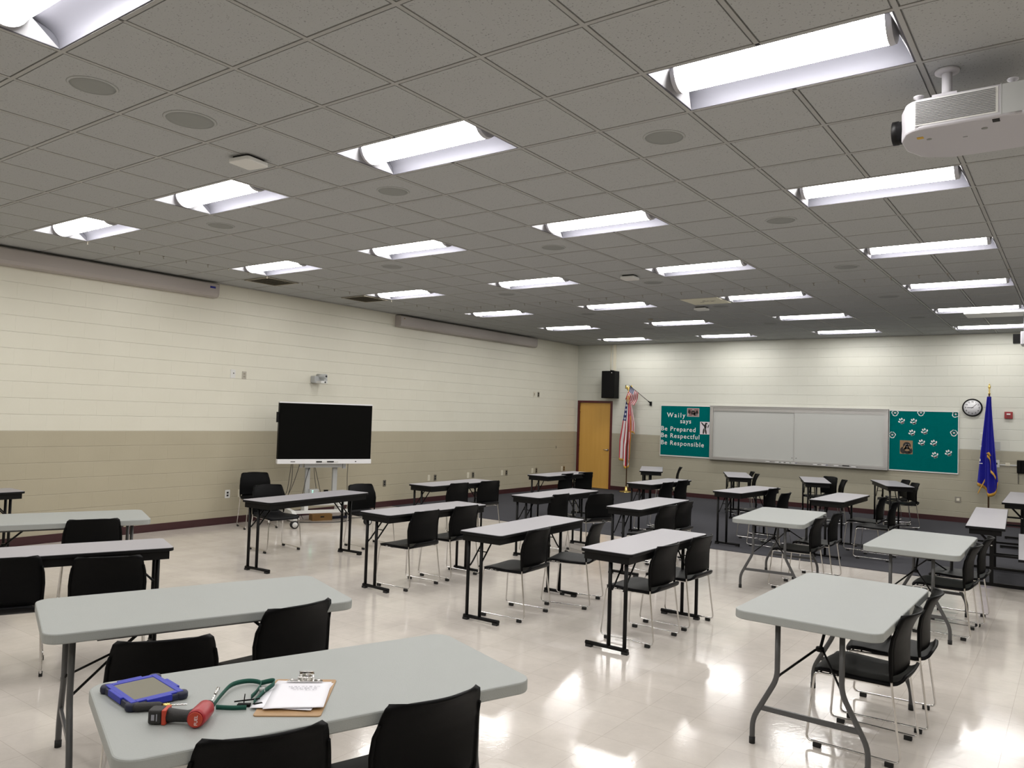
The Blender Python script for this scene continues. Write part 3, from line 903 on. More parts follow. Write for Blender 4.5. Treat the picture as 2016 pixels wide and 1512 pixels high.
# photo positions: paper spans px 1303..1398; text rows read from the photograph
line('Waily', -.455, H-.285, .155, R(0), 1.32)
line('says', -.12, H-.420, .150, R(0), 1.15)
line('Be Prepared', -.605, H-.605, .150, R(0.8), 1.17)
line('Be Respectful', -.605, H-.765, .150, R(1.0), 1.17)
line('Be Responsible', -.605, H-.935, .150, R(1.2), 1.17)

def photo(x0, x1, z0, z1, lab, kind):
    cx, cz = (x0+x1)/2, (z0+z1)/2; a, c = (x1-x0)/2, (z1-z0)/2
    t = thing('photograph', lab, 'photograph', (cx, YB-.0208, cz))
    def blob(nm, mtl, items, y):
        b = MB()
        for (x, z, rx, rz, rot) in items:
            mt = Matrix.Translation((x*a, y, z*c))@Matrix.Rotation(rot, 4, 'Y')@Matrix.Diagonal((rx*a, 1, rz*c, 1))@Matrix.Rotation(PI/2, 4, 'X')
            b.lathe([(1, 0), (1, .0002), (0, .0002)], 14, mt, False)
        b.build(nm, mtl, t)
    if kind == 'dog':
        MB().box(-a, a, -.0012, 0, -c, c).build('print', M['photo_tan'], t)
        blob('dark_fur', M['photo_dark'], [(.1, .25, .62, .52, 0), (-.45, -.45, .5, .5, 0), (.62, -.5, .35, .42, 0), (.15, -.2, .45, .5, 0), (.2, -.82, .4, .16, 0)], -.0014)
        blob('tan_muzzle', M['photo_tan'], [(.15, -.42, .38, .15, 0), (-.3, .02, .10, .30, .5), (.55, -.02, .10, .25, -.5), (-.6, .6, .2, .2, 0)], -.0019)
        blob('eye_marks', M['photo_grey'], [(-.05, .4, .07, .05, 0), (.4, .38, .07, .05, 0), (.15, .05, .16, .04, 0)], -.0023)
        blob('nose', M['photo_dark'], [(.15, -.18, .16, .10, 0)], -.0027)
    elif kind == 'group':
        MB().box(-a, a, -.0012, 0, -c, c).build('print', M['photo_grey'], t)
        MB().box(-a*.9, a*.9, -.0014, -.0011, -c*.86, c*.86).build('picture', M['photo_pink'], t)
        blob('dark_figures', M['photo_dark'], [(0, -.1, .36, .6, 0), (-.62, .1, .22, .5, 0), (.62, -.05, .22, .55, 0), (.32, -.4, .3, .35, 0)], -.0016)
        blob('light_figures', M['photo_grey'], [(0, .6, .2, .12, 0), (-.78, -.5, .08, .3, .3), (.5, -.45, .05, .25, 0), (.78, -.5, .06, .3, 0), (-.05, -.62, .2, .08, 0)], -.0020)
        blob('red_ground', M['photo_pink'], [(0, -.05, .1, .1, 0)], -.0024)
    else:
        MB().box(-a, a, -.0012, 0, -c, c).build('print', M['photo_white'], t)
        blob('figure', M['photo_dark'], [(.3, .72, .26, .15, 0), (.12, .25, .26, .42, 0), (-.35, .55, .14, .52, -.75), (-.22, -.5, .17, .48, .12), (.22, -.5, .17, .50, -.2), (.72, .3, .10, .30, .3)], -.0015)
photo(-5.56, -5.26, 1.875, 2.075, 'small framed group photograph at the top of the lettered teal board', 'group')
photo(-5.235, -5.003, 1.475, 1.765, 'pale photograph of a dark dancing figure at the teal board edge', 'figure')

# whiteboard
wbd = thing('whiteboard', 'wide two-panel sliding whiteboard on the back wall', 'whiteboard', (-3.11, YB, .93))
W = 3.74; H = 1.20
MB().box(-W/2, W/2, -.03, 0, 0, H).build('back_panel', M['alu'], wbd)
f = MB()
f.box(-W/2, W/2, -.085, -.03, H-.030, H).box(-W/2, -W/2+.075, -.07, -.03, .02, H-.03).box(W/2-.075, W/2, -.07, -.03, .02, H-.03)
f.box(-W/2+.075, W/2-.075, -.055, -.03, H-.105, H-.030).box(-W/2+.075, W/2-.075, -.055, -.03, .02, .055)
f.build('aluminium_frame', M['alu'], wbd)
MB().box(-W/2+.075, .045, -.040, -.030, .055, H-.105).build('writing_panel', M['board'], wbd)
MB().box(.025, W/2-.075, -.052, -.041, .055, H-.105).build('writing_panel', M['board'], wbd)
MB().box(.018, .026, -.054, -.038, .055, H-.105).build('panel_edge', M['alu'], wbd)
s_ = MB()
for x in (-.02, .07):
    s_.lathe([(.008, 0), (.008, .004), (0, .005)], 10, Matrix.Translation((x, -.052 if x > 0 else -.040, .12))@Matrix.Rotation(PI/2, 4, 'X'))
s_.build('finger_pull', M['dark'], wbd)
tr = MB()
tr.box(-W/2, W/2, -.115, 0, -.012, 0).box(-W/2, W/2, -.115, -.108, 0, .014)
tr.build('marker_tray', M['alu'], wbd)
MB().box(-W/2, W/2, -.118, 0, H, H+.014).build('top_cap', M['alu'], wbd)
# markers and eraser on the tray (px along the tray turned into metres once)
mk0 = None
cols = [('black', (.01, .01, .01)), ('green', (0.0, .09, .06)), ('blue', (.01, .02, .15)), ('black', (.01, .01, .01))]
mxs = [(-3.62, 0, 'leftmost in the tray'), (-3.42, 1, 'second from the left in the tray'), (-3.32, 3, 'third from the left in the tray'), (-3.20, 1, 'just left of the panel join'), (-3.08, 2, 'right under the panel join'),
       (-2.62, 3, 'first to the right of the panel join'), (-2.45, 2, 'second to the right of the panel join'), (-2.20, 0, 'left of the black eraser'), (-1.86, 3, 'right of the black eraser')]
for n, (x, c, l) in enumerate(mxs):
    t = thing('dry_erase_marker', 'white dry-erase marker with a %s cap, %s' % (cols[c][0], l), 'marker', (x, YB-.085, .9385+.003), R(random.uniform(-8, 8)), 'markers in the whiteboard tray')
    MB().tube([(-.06, 0, 0), (.03, 0, 0)], .0085, 8).build('barrel', M['white'], t)
    k_ = 'cap_'+cols[c][0]
    if k_ not in M: M[k_] = mat('marker_cap_'+cols[c][0], cols[c][1], .4)
    MB().tube([(.03, 0, 0), (.068, 0, 0)], .0095, 8).build('cap', M[k_], t)
er = thing('board_eraser', 'black felt board eraser in the right half of the tray', 'eraser', (-2.03, YB-.075, .930))
MB().box(-.065, .065, -.022, .022, 0, .016).build('felt', M['rubber'], er)
MB().prism_z([(-.065, -.022), (.065, -.022), (.065, .022), (-.065, .022)], .016, .032, r=.008, bev=.003).build('grip', M['blackplastic'], er)

# paw print board
pb = thing('bulletin_board', 'teal bulletin board with white paw prints right of the whiteboard', 'bulletin board', (-.62, YB, BZ0-.005))
W = 1.225; H = BZ1-BZ0+.0
MB().box(-W/2, W/2, -.018, 0, 0, H).build('backing_board', M['alu'], pb)
MB().box(-W/2+.010, W/2-.012, -.0205, -.018, .022, H-.02).build('teal_paper', M['paper'], pb)
f = MB(); f.box(-W/2, W/2, -.026, -.0182, H-.02, H).box(-W/2, W/2, -.026, -.0182, 0, .020).box(W/2-.012, W/2, -.026, -.0182, .02, H-.02).box(-W/2, -W/2+.010, -.026, -.0182, .02, H-.02)
f.build('board_frame', M['offwhite'], pb)
def paw(px, py, rot, solid, s=.064):
    # board spans px (1750,809)-(1887,811) top and (1750,923)-(1887,934) bottom
    fx = (px-1750)/137.0
    top = 809+2*fx; bot = 923+11*fx
    fz = 1-(py-top)/(bot-top)
    x = -W/2+W*fx; z = H*fz
    mt = Matrix.Translation((x, -.0212, z))@Matrix.Rotation(rot, 4, 'Y')
    b = MB()
    def ell(cx, cz, rx, rz, a=0, y=0.0, t=.0008):
        m2 = mt@Matrix.Translation((cx*s, y, cz*s))@Matrix.Rotation(a, 4, 'Y')@Matrix.Diagonal((rx*s, 1, rz*s, 1))@Matrix.Rotation(PI/2, 4, 'X')
        b.lathe([(1, 0), (1, t), (0, t)], 14, m2, False)
    toes = [(-.75, .15, .22, .34, -.5), (-.28, .72, .22, .36, -.15), (.28, .72, .22, .36, .15), (.75, .15, .22, .34, .5)]
    if solid:
        for q in toes: ell(*q)
        ell(0, -.35, .52, .38); ell(-.25, -.5, .28, .25); ell(.25, -.5, .28, .25)
        b.build('paw_print', M['letter'], pb)
    else:
        ell(0, -.38, .72, .56); ell(-.6, .15, .42, .5, -.4); ell(.6, .15, .42, .5, .4); ell(-.25, .6, .38, .45); ell(.25, .6, .38, .45)
        o = b.build('paw_print', M['letter'], pb)
        b = MB()
        for (cx, cz, rx, rz, a) in toes: ell(cx*.82, cz*.9, rx*.85, rz*.8, a, -.0010)
        ell(0, -.40, .44, .32, 0, -.0010)
        b.build('paw_cutout', M['paper'], o)
for (px, py, r_) in ((1762, 815.5, 0), (1814, 815, 0), (1880.5, 817.5, 0.7), (1757, 857, 0), (1878, 854, .1)): paw(px, py, r_, False)
for (px, py) in ((1776, 831), (1800, 832), (1797, 853.5), (1822, 851), (1816.5, 872.5), (1840, 873.5), (1842.5, 897), (1868.5, 893)): paw(px, py, R(-22), True)
photo(-1.03, -.80, 1.26, 1.53, 'photograph of a black and tan dog on the paw print board', 'dog')

# ---------------------------------------------------------------- flags
def drape(name, mtl, parent, x0, x1f, ztop, zbot, n_f, depth, uvf=None, ynear=0, seed=1, zfun=None):
    """cloth hanging in folds from its hoist, narrow above and wide below"""
    nu, nv = 60, 26
    rnd = random.Random(seed); ph = rnd.random()*6
    verts = []; uvs = []
    b = MB()
    def fn(u, v):
        wd = x1f(v)
        x = x0(v)+wd*(u+0.05*math.sin(u*n_f*2*PI+ph))
        y = depth*(0.35+0.65*v)*math.sin(u*n_f*2*PI+ph+0.6*math.sin(v*3))
        zb = zfun(u) if zfun else zbot
        z = ztop+(zb-ztop)*v
        return (x, y+ynear, z)
    b.sheet(fn, nu, nv)
    o = b.build(name, mtl, parent)
    me = o.data
    uvl = me.uv_layers.new(name='UVMap')
    for p in me.polygons:
        for li in p.loop_indices:
            vi = me.loops[li].vertex_index
            i, j = divmod(vi, nv+1)
            u, v = i/nu, j/nv
            uvl.data[li].uv = uvf(u, v) if uvf else (u, v)
    return o, fn

US = thing('floor_flag', 'US flag hanging in folds on a gold eagle-topped floor pole near the door', 'flag', (-6.98, 13.28, .008))
MB().lathe([(0, 0), (.16, 0), (.165, .012), (.15, .022), (.05, .03), (.035, .06), (.030, .13), (.020, .14), (0, .14)], 36).build('base', M['brass'], US)
MB().tube([(0, 0, .13), (0, 0, 2.40)], .014, 10).build('pole', M['polewood'], US)
eg = MB()
eg.lathe([(.0, 2.40), (.018, 2.40), (.02, 2.43), (.012, 2.45), (.022, 2.475), (.012, 2.50), (.02, 2.53), (.0, 2.57)], 14)
for sg in (-1, 1):
    def wing(u, v, sg=sg):
        return (sg*(.008+.085*u), -.004+.01*u, 2.50+.085*math.sin(u*PI*.62)-v*(.07+.05*u)*(1-.3*u))
    eg.sheet(wing, 6, 3, .006)
eg.build('eagle_finial', M['brass'], US)
def usuv(u, v):
    # hoist runs down the pole; the fly hangs downward; the stripes read as long vertical bands
    return (0.02+0.98*v, 0.0+0.52*u+0.02)
zf = lambda u: (.74+.10*abs(u-.62)/.62-.14*math.exp(-((u-.68)/.16)**2)+.0)
o1, fn1 = drape('flag_cloth', M['usflag'], US, lambda v: -.03-.20*min(1, v*1.4), lambda v: .05+.285*min(1, v*1.5)**.8, 2.36, .6, 2.6, .045, lambda u, v: (v*.98, u*.98), -.01, 3, zf)
fr_ = MB()
fr_.sheet(lambda u, v: (fn1(u, 1)[0], fn1(u, 1)[1]-.004, fn1(u, 1)[2]+.01-.055*v), 60, 2, .003)
fr_.build('gold_fringe', M['gold'], US)
# second fold behind, shorter, with its own fringe down the side
o2, fn2 = drape('flag_fold', M['usflag'], US, lambda v: .02+.02*v, lambda v: .02+.14*min(1, v*1.3), 2.3, 1.35, 1.2, .03, lambda u, v: (.42+v*.5, .1+.85*u), .03, 5, lambda u: 1.50-.06*u)
MB().sheet(lambda u, v: (fn2(u, 1)[0], fn2(u, 1)[1]-.004, fn2(u, 1)[2]-.04*v), 30, 2, .003).tube([(fn1(1, k/12)[0]+.004, fn1(1, k/12)[1]-.004, fn1(1, k/12)[2]) for k in range(4, 13)], .008, 6).build('fold_fringe', M['gold'], US)
MB().tube([(.03, -.03, 2.36), (.035, -.04, 2.2), (.015, -.04, 2.12), (-.02, -.04, 2.2), (.0, -.03, 2.36)], .009, 6).build('gold_tassel', M['gold'], US)

sf = thing('wall_flag', 'small US flag on a slanted stick fixed to the back wall', 'flag', (-6.50, YB, 2.17))
MB().box(-.025, .025, -.03, 0, -.06, .04).tube([(0, -.02, 0), (-.05, -.06, .05)], .014, 8).build('wall_bracket', M['blackmetal'], sf)
tipv = Vector((-.43, -.33, .42))
MB().tube([(-.01, -.03, .01), tuple(tipv)], [.007, .005], 8).build('flag_stick', M['blackmetal'], sf)
def sfl(u, v):
    p = tipv*(.97-.40*u)
    wv = .018*math.sin(v*6+u*5)
    return (p.x-.155*v+.03*math.sin(v*2.2), p.y+wv+.04*v, p.z-.33*v+.02*u*v)
b = MB().sheet(sfl, 16, 26)
o = b.build('flag_cloth', M['usflag'], sf)
uvl = o.data.uv_layers.new(name='UVMap')
for p in o.data.polygons:
    for li in p.loop_indices:
        i, j = divmod(o.data.loops[li].vertex_index, 27)
        uvl.data[li].uv = (j/26, i/16)

BF = thing('floor_flag', 'royal blue flag with gold fringe on a floor pole right of the clock', 'flag', (.51, 13.27, .008))
MB().lathe([(0, 0), (.16, 0), (.165, .012), (.15, .022), (.05, .03), (.035, .06), (.030, .13), (.020, .14), (0, .14)], 36).build('base', M['brass'], BF)
MB().tube([(0, 0, .13), (0, 0, 2.44)], .014, 10).build('pole', M['polewood'], BF)
MB().lathe([(0, 2.44), (.02, 2.44), (.022, 2.46), (.011, 2.475), (.016, 2.52), (.009, 2.535), (.024, 2.57), (.014, 2.62), (0, 2.655)], 12).build('spear_finial', M['brass'], BF)
zb = lambda u: .80-.20*math.exp(-((u-.62)/.30)**2)+.30*max(0, u-.75)
o3, fn3 = drape('flag_cloth', M['bluecloth'], BF, lambda v: -.035-.15*v, lambda v: .075+.285*v**1.1, 2.40, .6, 2.3, .05, None, -.045, 9, zb)
MB().sheet(lambda u, v: (fn3(u, 1)[0], fn3(u, 1)[1]-.004, fn3(u, 1)[2]+.012-.06*v), 60, 2, .003).build('gold_fringe', M['gold'], BF)
MB().sheet(lambda u, v: (-.02+.13*u+.02*math.sin(u*7), -.105-.01*v, 1.33-.42*u+.03*math.sin(u*9)-.055*v), 20, 2, .003).build('inner_fringe', M['gold'], BF)
MB().sheet(lambda u, v: (-.16+.11*u, -.11, .88-.25*(1-u)**1.0-.05*v), 12, 2, .003).tube([(-.02, -.1, 1.34), (.0, -.1, 1.36), (.03, -.1, 1.30)], .02, 8).build('fold_fringe', M['gold'], BF)
ms = MB()
for (x, z, a, c) in ((-.115, 1.72, .02, .008), (-.12, 1.60, .016, .006), (-.125, 1.48, .018, .006), (-.13, 1.22, .008, .022), (-.12, 1.16, .03, .006)):
    ms.box(x-a, x+a, -.105, -.1035, z-c, z+c)
ms.build('white_emblem_strokes', M['letter'], BF)

# ---------------------------------------------------------------- wall camera
wc = thing('wall_camera', 'grey camera unit bracketed to the left wall above the display', 'camera', (XL, 5.02, 2.26))
MB().box(0, .10, -.085, .035, -.04, .075, b=.006).build('mount_box', M['lightgrey'], wc)
MB().prism_z([(.03, -.06), (.22, -.045), (.22, .10), (.03, .07)], -.045, -.005, r=.01, bev=.004).build('lower_unit', M['offwhite'], wc)
MB().box(.10, .20, .03, .10, -.005, .045, b=.006).build('neck', M['lightgrey'], wc)
MB().tube([(.04, .02, .075), (.215, .06, .075)], .040, 16).build('camera_head', M['lightgrey'], wc)
MB().lathe([(.018, 0), (.018, .006), (0, .006)], 14, Matrix.Translation((.214, .06, .075))@Matrix.Rotation(PI/2, 4, 'Y')).lathe([(.014, 0), (.014, .006), (0, .006)], 14, Matrix.Translation((.219, .04, -.025))@Matrix.Rotation(PI/2, 4, 'Y')).build('glass_lens', M['dark'], wc)

# ---------------------------------------------------------------- wheeled display
tvang = math.atan2(1.38, .60)           # screen's width axis in plan
TV = thing('interactive_display', 'large black-screened display with white frame on a wheeled stand', 'display', (-7.74, 4.59, 0), tvang)
# local x = along the screen (away from the camera side), local -y = screen normal
MB().box(-.745, .745, .0, .075, .985, 1.875).build('display_body', M['blackplastic'], TV)
MB().box(-.735, .735, -.006, 0, 1.00, 1.862).build('screen', M['screenglass'], TV)
MB().box(-.747, .747, -.012, .06, 1.862, 1.882).build('top_trim', M['white'], TV)
bz = MB().box(-.75, .75, -.022, .075, .925, .998, b=.006).build('bottom_bezel', M['white'], TV)
s_ = MB().box(-.55, -.48, -.0245, -.0215, .955, .965).box(.48, .50, -.0245, -.0215, .953, .967).box(-.15, -.06, -.030, -.0215, .948, .968).box(.02, .13, -.030, -.0215, .948, .968)
s_.build('port_marks', M['dark'], bz)
MB().box(-.06, .02, -.030, -.0215, .950, .966).box(.14, .2, -.030, -.0215, .950, .966).build('stylus', M['offwhite'], bz)
MB().box(-.775, -.747, .01, .06, 1.56, 1.72).build('side_module', M['blackedge'], TV)
for x in (-.22, .22):
    MB().box(x-.035, x+.035, .16, .22, .30, 1.6).build('column', M['lightgrey'], TV)
MB().box(-.30, .30, .075, .16, .86, 1.4).build('mount_plate', M['lightgrey'], TV)
MB().box(-.26, .26, .10, .20, .86, .90).box(.32, .37, .09, .13, .84, .925).box(-.38, -.33, .09, .13, .86, .925).build('under_bracket', M['lightgrey'], TV)
for sx in (-1, 1):
    lg = MB()
    lg.prism_z([(-.42, .10), (-.50, .115), (-.50, .19), (-.36, .25), (.42, .25), (.50, .16), (.50, .10)], -.03, .03, r=.02, mtx=Matrix.Translation((sx*.57, 0, 0))@Matrix(((0, 0, 1, 0), (1, 0, 0, 0), (0, 1, 0, 0), (0, 0, 0, 1))))
    lg.build('side_leg', M['offwhite'], TV)
MB().box(-.55, .55, .14, .20, .255, .31).box(-.55, .55, -.02, .04, .155, .20).box(-.30, -.24, .0, .2, .16, .30).box(.24, .30, .0, .2, .16, .30).build('cross_rail', M['offwhite'], TV)
for (x, y) in ((-.57, -.46), (.57, -.46), (-.57, .46), (.57, .46)):
    c = MB()
    for q in (-.030, .030):
        c.lathe([(.0, -.012), (.052, -.012), (.058, -.006), (.058, .006), (.052, .012), (0, .012)], 22, Matrix.Translation((x, y+q, .058))@Matrix.Rotation(PI/2, 4, 'X'))
    c.tube([(x, y, .058), (x, y, .13)], .012, 8)
    w_ = c.build('caster_wheel', M['rubber'], TV)
    MB().lathe([(0, -.0145), (.040, -.0145), (.040, .0145), (0, .0145)], 20, Matrix.Translation((x, y-.030, .058))@Matrix.Rotation(PI/2, 4, 'X')).build('hub_cap', M['offwhite'], w_)
for n, pts in enumerate(([(-.52, .03, .93), (-.54, .05, .7), (-.56, .08, .45), (-.68, .2, .30), (-.70, .4, .02)],
                         [(-.50, .03, .93), (-.50, .04, .65), (-.54, .08, .42), (-.62, .25, .1), (-.60, .45, .012)],
                         [(-.38, .08, .90), (-.46, .1, .6), (-.56, .15, .35), (-.62, .3, .02)],
                         [(-.20, .13, .90), (-.26, .14, .65), (-.30, .16, .4), (-.28, .25, .1), (-.2, .4, .012)],
                         [(-.14, .12, .88), (-.12, .13, .7), (-.08, .14, .5), (-.10, .15, .38)],
                         [(-.13, .11, .88), (-.08, .12, .7), (-.02, .13, .48), (.0, .14, .38)],
                         [(.40, .08, .93), (.40, .10, .7), (.42, .12, .45), (.45, .3, .2), (.45, .5, .012)])):
    MB().tube(pts, .0045, 6, bend=.12).build('cable', M['cable'], TV)
eb = MB().box(-.20, -.06, .08, .16, .30, .52, b=.006).build('control_box', M['lightgrey'], TV)
MB().box(-.165, -.15, .077, .08, .42, .43).box(-.165, -.15, .077, .08, .46, .47).box(-.165, -.15, .077, .08, .49, .50).build('status_lights', M['led'], eb)
MB().box(.04, .10, .10, .15, .40, .50).box(-.02, .02, .09, .14, .38, .42).box(.05, .11, .09, .13, .32, .37).build('power_adapters', M['blackplastic'], TV)
MB().box(-.3, .3, .2, .3, .28, .30).build('equipment_shelf', M['offwhite'], TV)

bx = thing('cardboard_box', 'small brown cardboard box on the floor under the display stand', 'box', (-8.02, 4.78, 0), tvang)
MB().box(-.16, .16, -.10, .10, 0, .10).build('box_body', M['cardboard'], bx)
MB().box(-.03, .03, -.102, -.10, .05, .07).build('box_mark', M['dark'], bx)
fc = MB()
fc.tube([(-8.25, 4.3, .006), (-7.95, 4.35, .006), (-7.62, 4.75, .006), (-7.62, 5.05, .006), (-7.85, 5.25, .006), (-8.2, 5.35, .006)], .006, 6, bend=.25)
fc.tube([(-8.3, 4.9, .006), (-7.9, 5.2, .006), (-7.72, 5.5, .006), (-8.0, 5.75, .006), (-8.4, 5.8, .006)], .005, 6, bend=.2)
o = fc.build('floor_cable', M['cable']); tag(o, 'grey power cables looping on the floor under the display stand', 'cable')
pw = MB().box(-.16, .16, -.03, .03, 0, .04, Matrix.Translation((-7.95, 5.15, 0))@Matrix.Rotation(R(70), 4, 'Z'), b=.006).build('power_strip', M['navycase'])
tag(pw, 'dark power strip lying on the floor under the display stand', 'power strip')

# ---------------------------------------------------------------- seminar table
ZS = .770
def make_seminar(L=1.50, W=.45):
    t = thing('seminar_table', '', 'table')
    a, b_ = W/2, L/2
    rect = [(-a, -b_), (a, -b_), (a, b_), (-a, b_)]
    MB().prism_z([(-a+.004, -b_+.004), (a-.004, -b_+.004), (a-.004, b_-.004), (-a+.004, b_-.004)], ZS-.018, ZS, r=.035, bev=.002).build('tabletop', M['laminate'], t)
    MB().prism_z(rect, ZS-.026, ZS-.0035, r=.038, bev=.004).build('edge_band', M['blackedge'], t)
    ap = MB()
    i = .028
    for (x0, x1, y0, y1) in ((-a+i, -a+i+.012, -b_+i, b_-i), (a-i-.012, a-i, -b_+i, b_-i), (-a+i+.012, a-i-.012, -b_+i, -b_+i+.012), (-a+i+.012, a-i-.012, b_-i-.012, b_-i)):
        ap.box(x0, x1, y0, y1, ZS-.085, ZS-.025)
    ap.build('apron', M['blackmetal'], t)
    for sg in (-1, 1):
        y = sg*(b_-.065)
        ft = MB()
        ft.tube([(-.185, y, .030), (.185, y, .030)], .0155, 10)
        f_ = ft.build('foot_bar', M['blackmetal'], t)
        for x in (-.165, .150):
            MB().box(x-.022, x+.028, y-.019, y+.019, 0, .020).build('floor_glide', M['rubber'], f_)
        for x in (-.155, -.018):
            MB().tube([(x, y, .030), (x, y, ZS-.027)], .0155, 10).build('leg', M['blackmetal'], t)
        br = MB()
        for x in (-.135, -.038):
            br.tube([(x, y, ZS-.30), (x, y-sg*.035, ZS-.27), (x, y-sg*.24, ZS-.05)], .0075, 6, bend=.02)
        br.tube([(-.135, y-sg*.11, ZS-.19), (-.038, y-sg*.11, ZS-.19)], .005, 6)
        br.build('folding_brace', M['blackmetal'], t)
    return t

# folding resin table
ZP = .755
def make_folding(L=1.455, W=.750):
    t = thing('folding_table', '', 'table')
    a, b_ = W/2, L/2
    MB().prism_z([(-a, -b_), (a, -b_), (a, b_), (-a, b_)], ZP-.048, ZP, r=.075, bev=.0065, n=10).build('tabletop', M['resin'], t)
    MB().box(-.32, -.30, -b_+.22, b_-.22, ZP-.066, ZP-.048).box(.30, .32, -b_+.22, b_-.22, ZP-.066, ZP-.048).build('side_rail', M['greymetal'], t)
    for sg in (-1, 1):
        y = sg*(b_-.135)
        for sx in (-1, 1):
            l_ = MB().tube([(sx*.165, y, ZP-.05), (sx*.165, y, .385), (sx*.295, y, .135), (sx*.295, y, .0)], .0145, 12, bend=.05)
            o = l_.build('leg', M['greymetal'], t)
            MB().tube([(sx*.295, y, .0), (sx*.295, y, .035)], .0165, 12).build('leg_tip', M['rubber'], o)
        MB().box(-.255, .255, y-.007, y+.007, .195, .222).build('cross_bar', M['greymetal'], t)
        MB().tube([(-.17, y, ZP-.062), (.17, y, ZP-.062)], .012, 8).build('hinge_bar', M['greymetal'], t)
        br = MB()
        for sx in (-1, 1):
            br.tube([(sx*.165, y, .39), (sx*.155, y-sg*.01, .405), (sx*.02, y-sg*.20, .53)], .0065, 6, bend=.01)
        br.lathe([(.020, -.012), (.024, 0), (.020, .012)], 12, Matrix.Translation((0, y-sg*.21, .535)))
        br.tube([(0, y-sg*.21, .53), (0, y-sg*.40, ZP-.055)], .0085, 8)
        br.build('folding_brace', M['blackmetal'], t)
    return t

# sled-base chair: local +y is the direction the sitter faces, origin between the four glides
def make_chair():
    t = thing('sled_chair', '', 'chair')
    ys = [(.232, .398, .185), (.225, .414, .205), (.200, .428, .217), (.140, .434, .224), (.06, .430, .226), (-.03, .426, .224), (-.10, .426, .218), (-.16, .424, .212), (-.205, .430, .203), (-.232, .448, .188), (-.246, .474, .165)]
    def lerp(tb, v):
        f = v*(len(tb)-1); i = min(int(f), len(tb)-2); q = f-i
        return [tb[i][k]*(1-q)+tb[i+1][k]*q for k in range(len(tb[0]))]
    def seat(u, v):
        y, z, hw = lerp(ys, v)
        s = 2*u-1
        x = hw*s
        dish = -.010*(1-s*s)*math.sin(min(1, v*1.2)*PI) if v < .84 else 0
        yy = y + (-.012*(1-s*s) if v > .7 else 0)
        if v < .15: yy -= .020*s**4
        return (x, yy, z+dish-.004*s**4)
    MB().sheet(lambda u, v: seat(1-u, v), 12, 22, .016).build('seat', M['seatblack'], t)
    bk = [(.468, -.214, .205), (.490, -.216, .213), (.54, -.215, .219), (.60, -.215, .221), (.655, -.222, .219), (.705, -.238, .213), (.750, -.258, .206), (.780, -.276, .196), (.792, -.284, .180)]
    def back(u, v):
        z, y, hw = lerp(bk, v)
        s = 2*u-1
        cz = -.006*s**4 if v > .9 else 0
        return (hw*s, y-.010*v**4+(.026+.040*v**4)*s*s+.006*s**4, z+cz)
    MB().sheet(lambda u, v: back(u, v), 14, 22, .012).build('backrest', M['blackplastic'], t)
    for sx in (-1, 1):
        pth = [(sx*.212, -.186, .470), (sx*.214, -.190, .40), (sx*.232, -.240, .0285), (sx*.232, .245, .0285), (sx*.205, .212, .404), (sx*.196, -.188, .408)]
        MB().tube(pth, .0066, 8, bend=.030).build('sled_frame', M['chrome'], t)
        MB().tube([(sx*.212, -.186, .438), (sx*.217, -.184, .49), (sx*.221, -.182, .60), (sx*.217, -.192, .67), (sx*.210, -.215, .72)], [.009, .0105, .0105, .009, .006], 8).build('side_sleeve', M['blackplastic'], t)
        for y in (-.185, .185):
            MB().box(sx*.232-.011, sx*.232+.011, y-.021, y+.021, 0, .026, b=.003).build('floor_glide', M['rubber'], t)
    for y in (.188, .140, -.12):
        MB().tube([(-.198, y, .400), (.198, y, .400)], .005, 8).build('cross_rod', M['chrome'], t)
    return t

def sc(p, z):       # plan points were read at z = .74; carry them to the true table height
    f_ = (1.80-z)/(1.80-.74)
    return (1.871+(p[0]-1.871)*f_, -3.642+(p[1]+3.642)*f_)

GT = 'grey-topped seminar tables'
sem0 = make_seminar()
SEM = [  # x, y, rot, length scale, flip, label
    (-1.15, 2.61, 0, 1, 1, 'black-edged seminar table in the centre, rightmost of the nearest four'),
    (-2.43, 2.58, 2.5, 1, 0, 'black-edged seminar table in the centre, second from the right of the nearest four'),
    (-3.93, 2.80, -2, 1, 0, 'black-edged seminar table with two chairs, right of the one before the display'),
    (-5.61, 2.56, 5, 1.06, 0, 'black-edged seminar table standing right before the wheeled display'),
    (-2.48, 5.36, 2, 1, 0, 'black-edged seminar table at the carpet edge, behind the rightmost of the nearest four'),
    (-3.92, 5.44, 0, 1, 0, 'black-edged seminar table at the carpet edge, middle of the second row'),
    (-5.77, 5.45, 0, 1, 0, 'black-edged seminar table near the left wall outlets, second row'),
    (-3.83, 8.52, -1, 1, 0, 'black-edged seminar table on the carpet in front of the striped flag'),
    (-5.73, 8.40, 0, 1, 0, 'black-edged seminar table on the carpet in front of the wooden door'),
    (-2.29, 8.40, -4, 1, 0, 'black-edged seminar table on the carpet, front one below the left half of the whiteboard'),
    (-.92, 8.40, -1, 1, 0, 'black-edged seminar table on the carpet, third row, below the right half of the whiteboard'),
    (-5.38, 11.38, 25, 1, 0, 'angled seminar table beside the striped flag, leftmost of the last row'),
    (-3.58, 11.50, 24, 1, 0, 'angled seminar table in the last row under the lettered board side of the whiteboard'),
    (-2.15, 11.66, 19, 1, 0, 'angled seminar table in the last row under the middle of the whiteboard'),
    (-.92, 12.20, 21, 1, 0, 'angled seminar table closest to the paw print board'),
    (-3.98, -1.06, -20, 1, 0, 'seminar table entering from the left frame edge behind the second plastic table'),
    (-8.13, -.42, -2, 1, 0, 'seminar table end peeking in at the far left by the wall'),
]
first = True
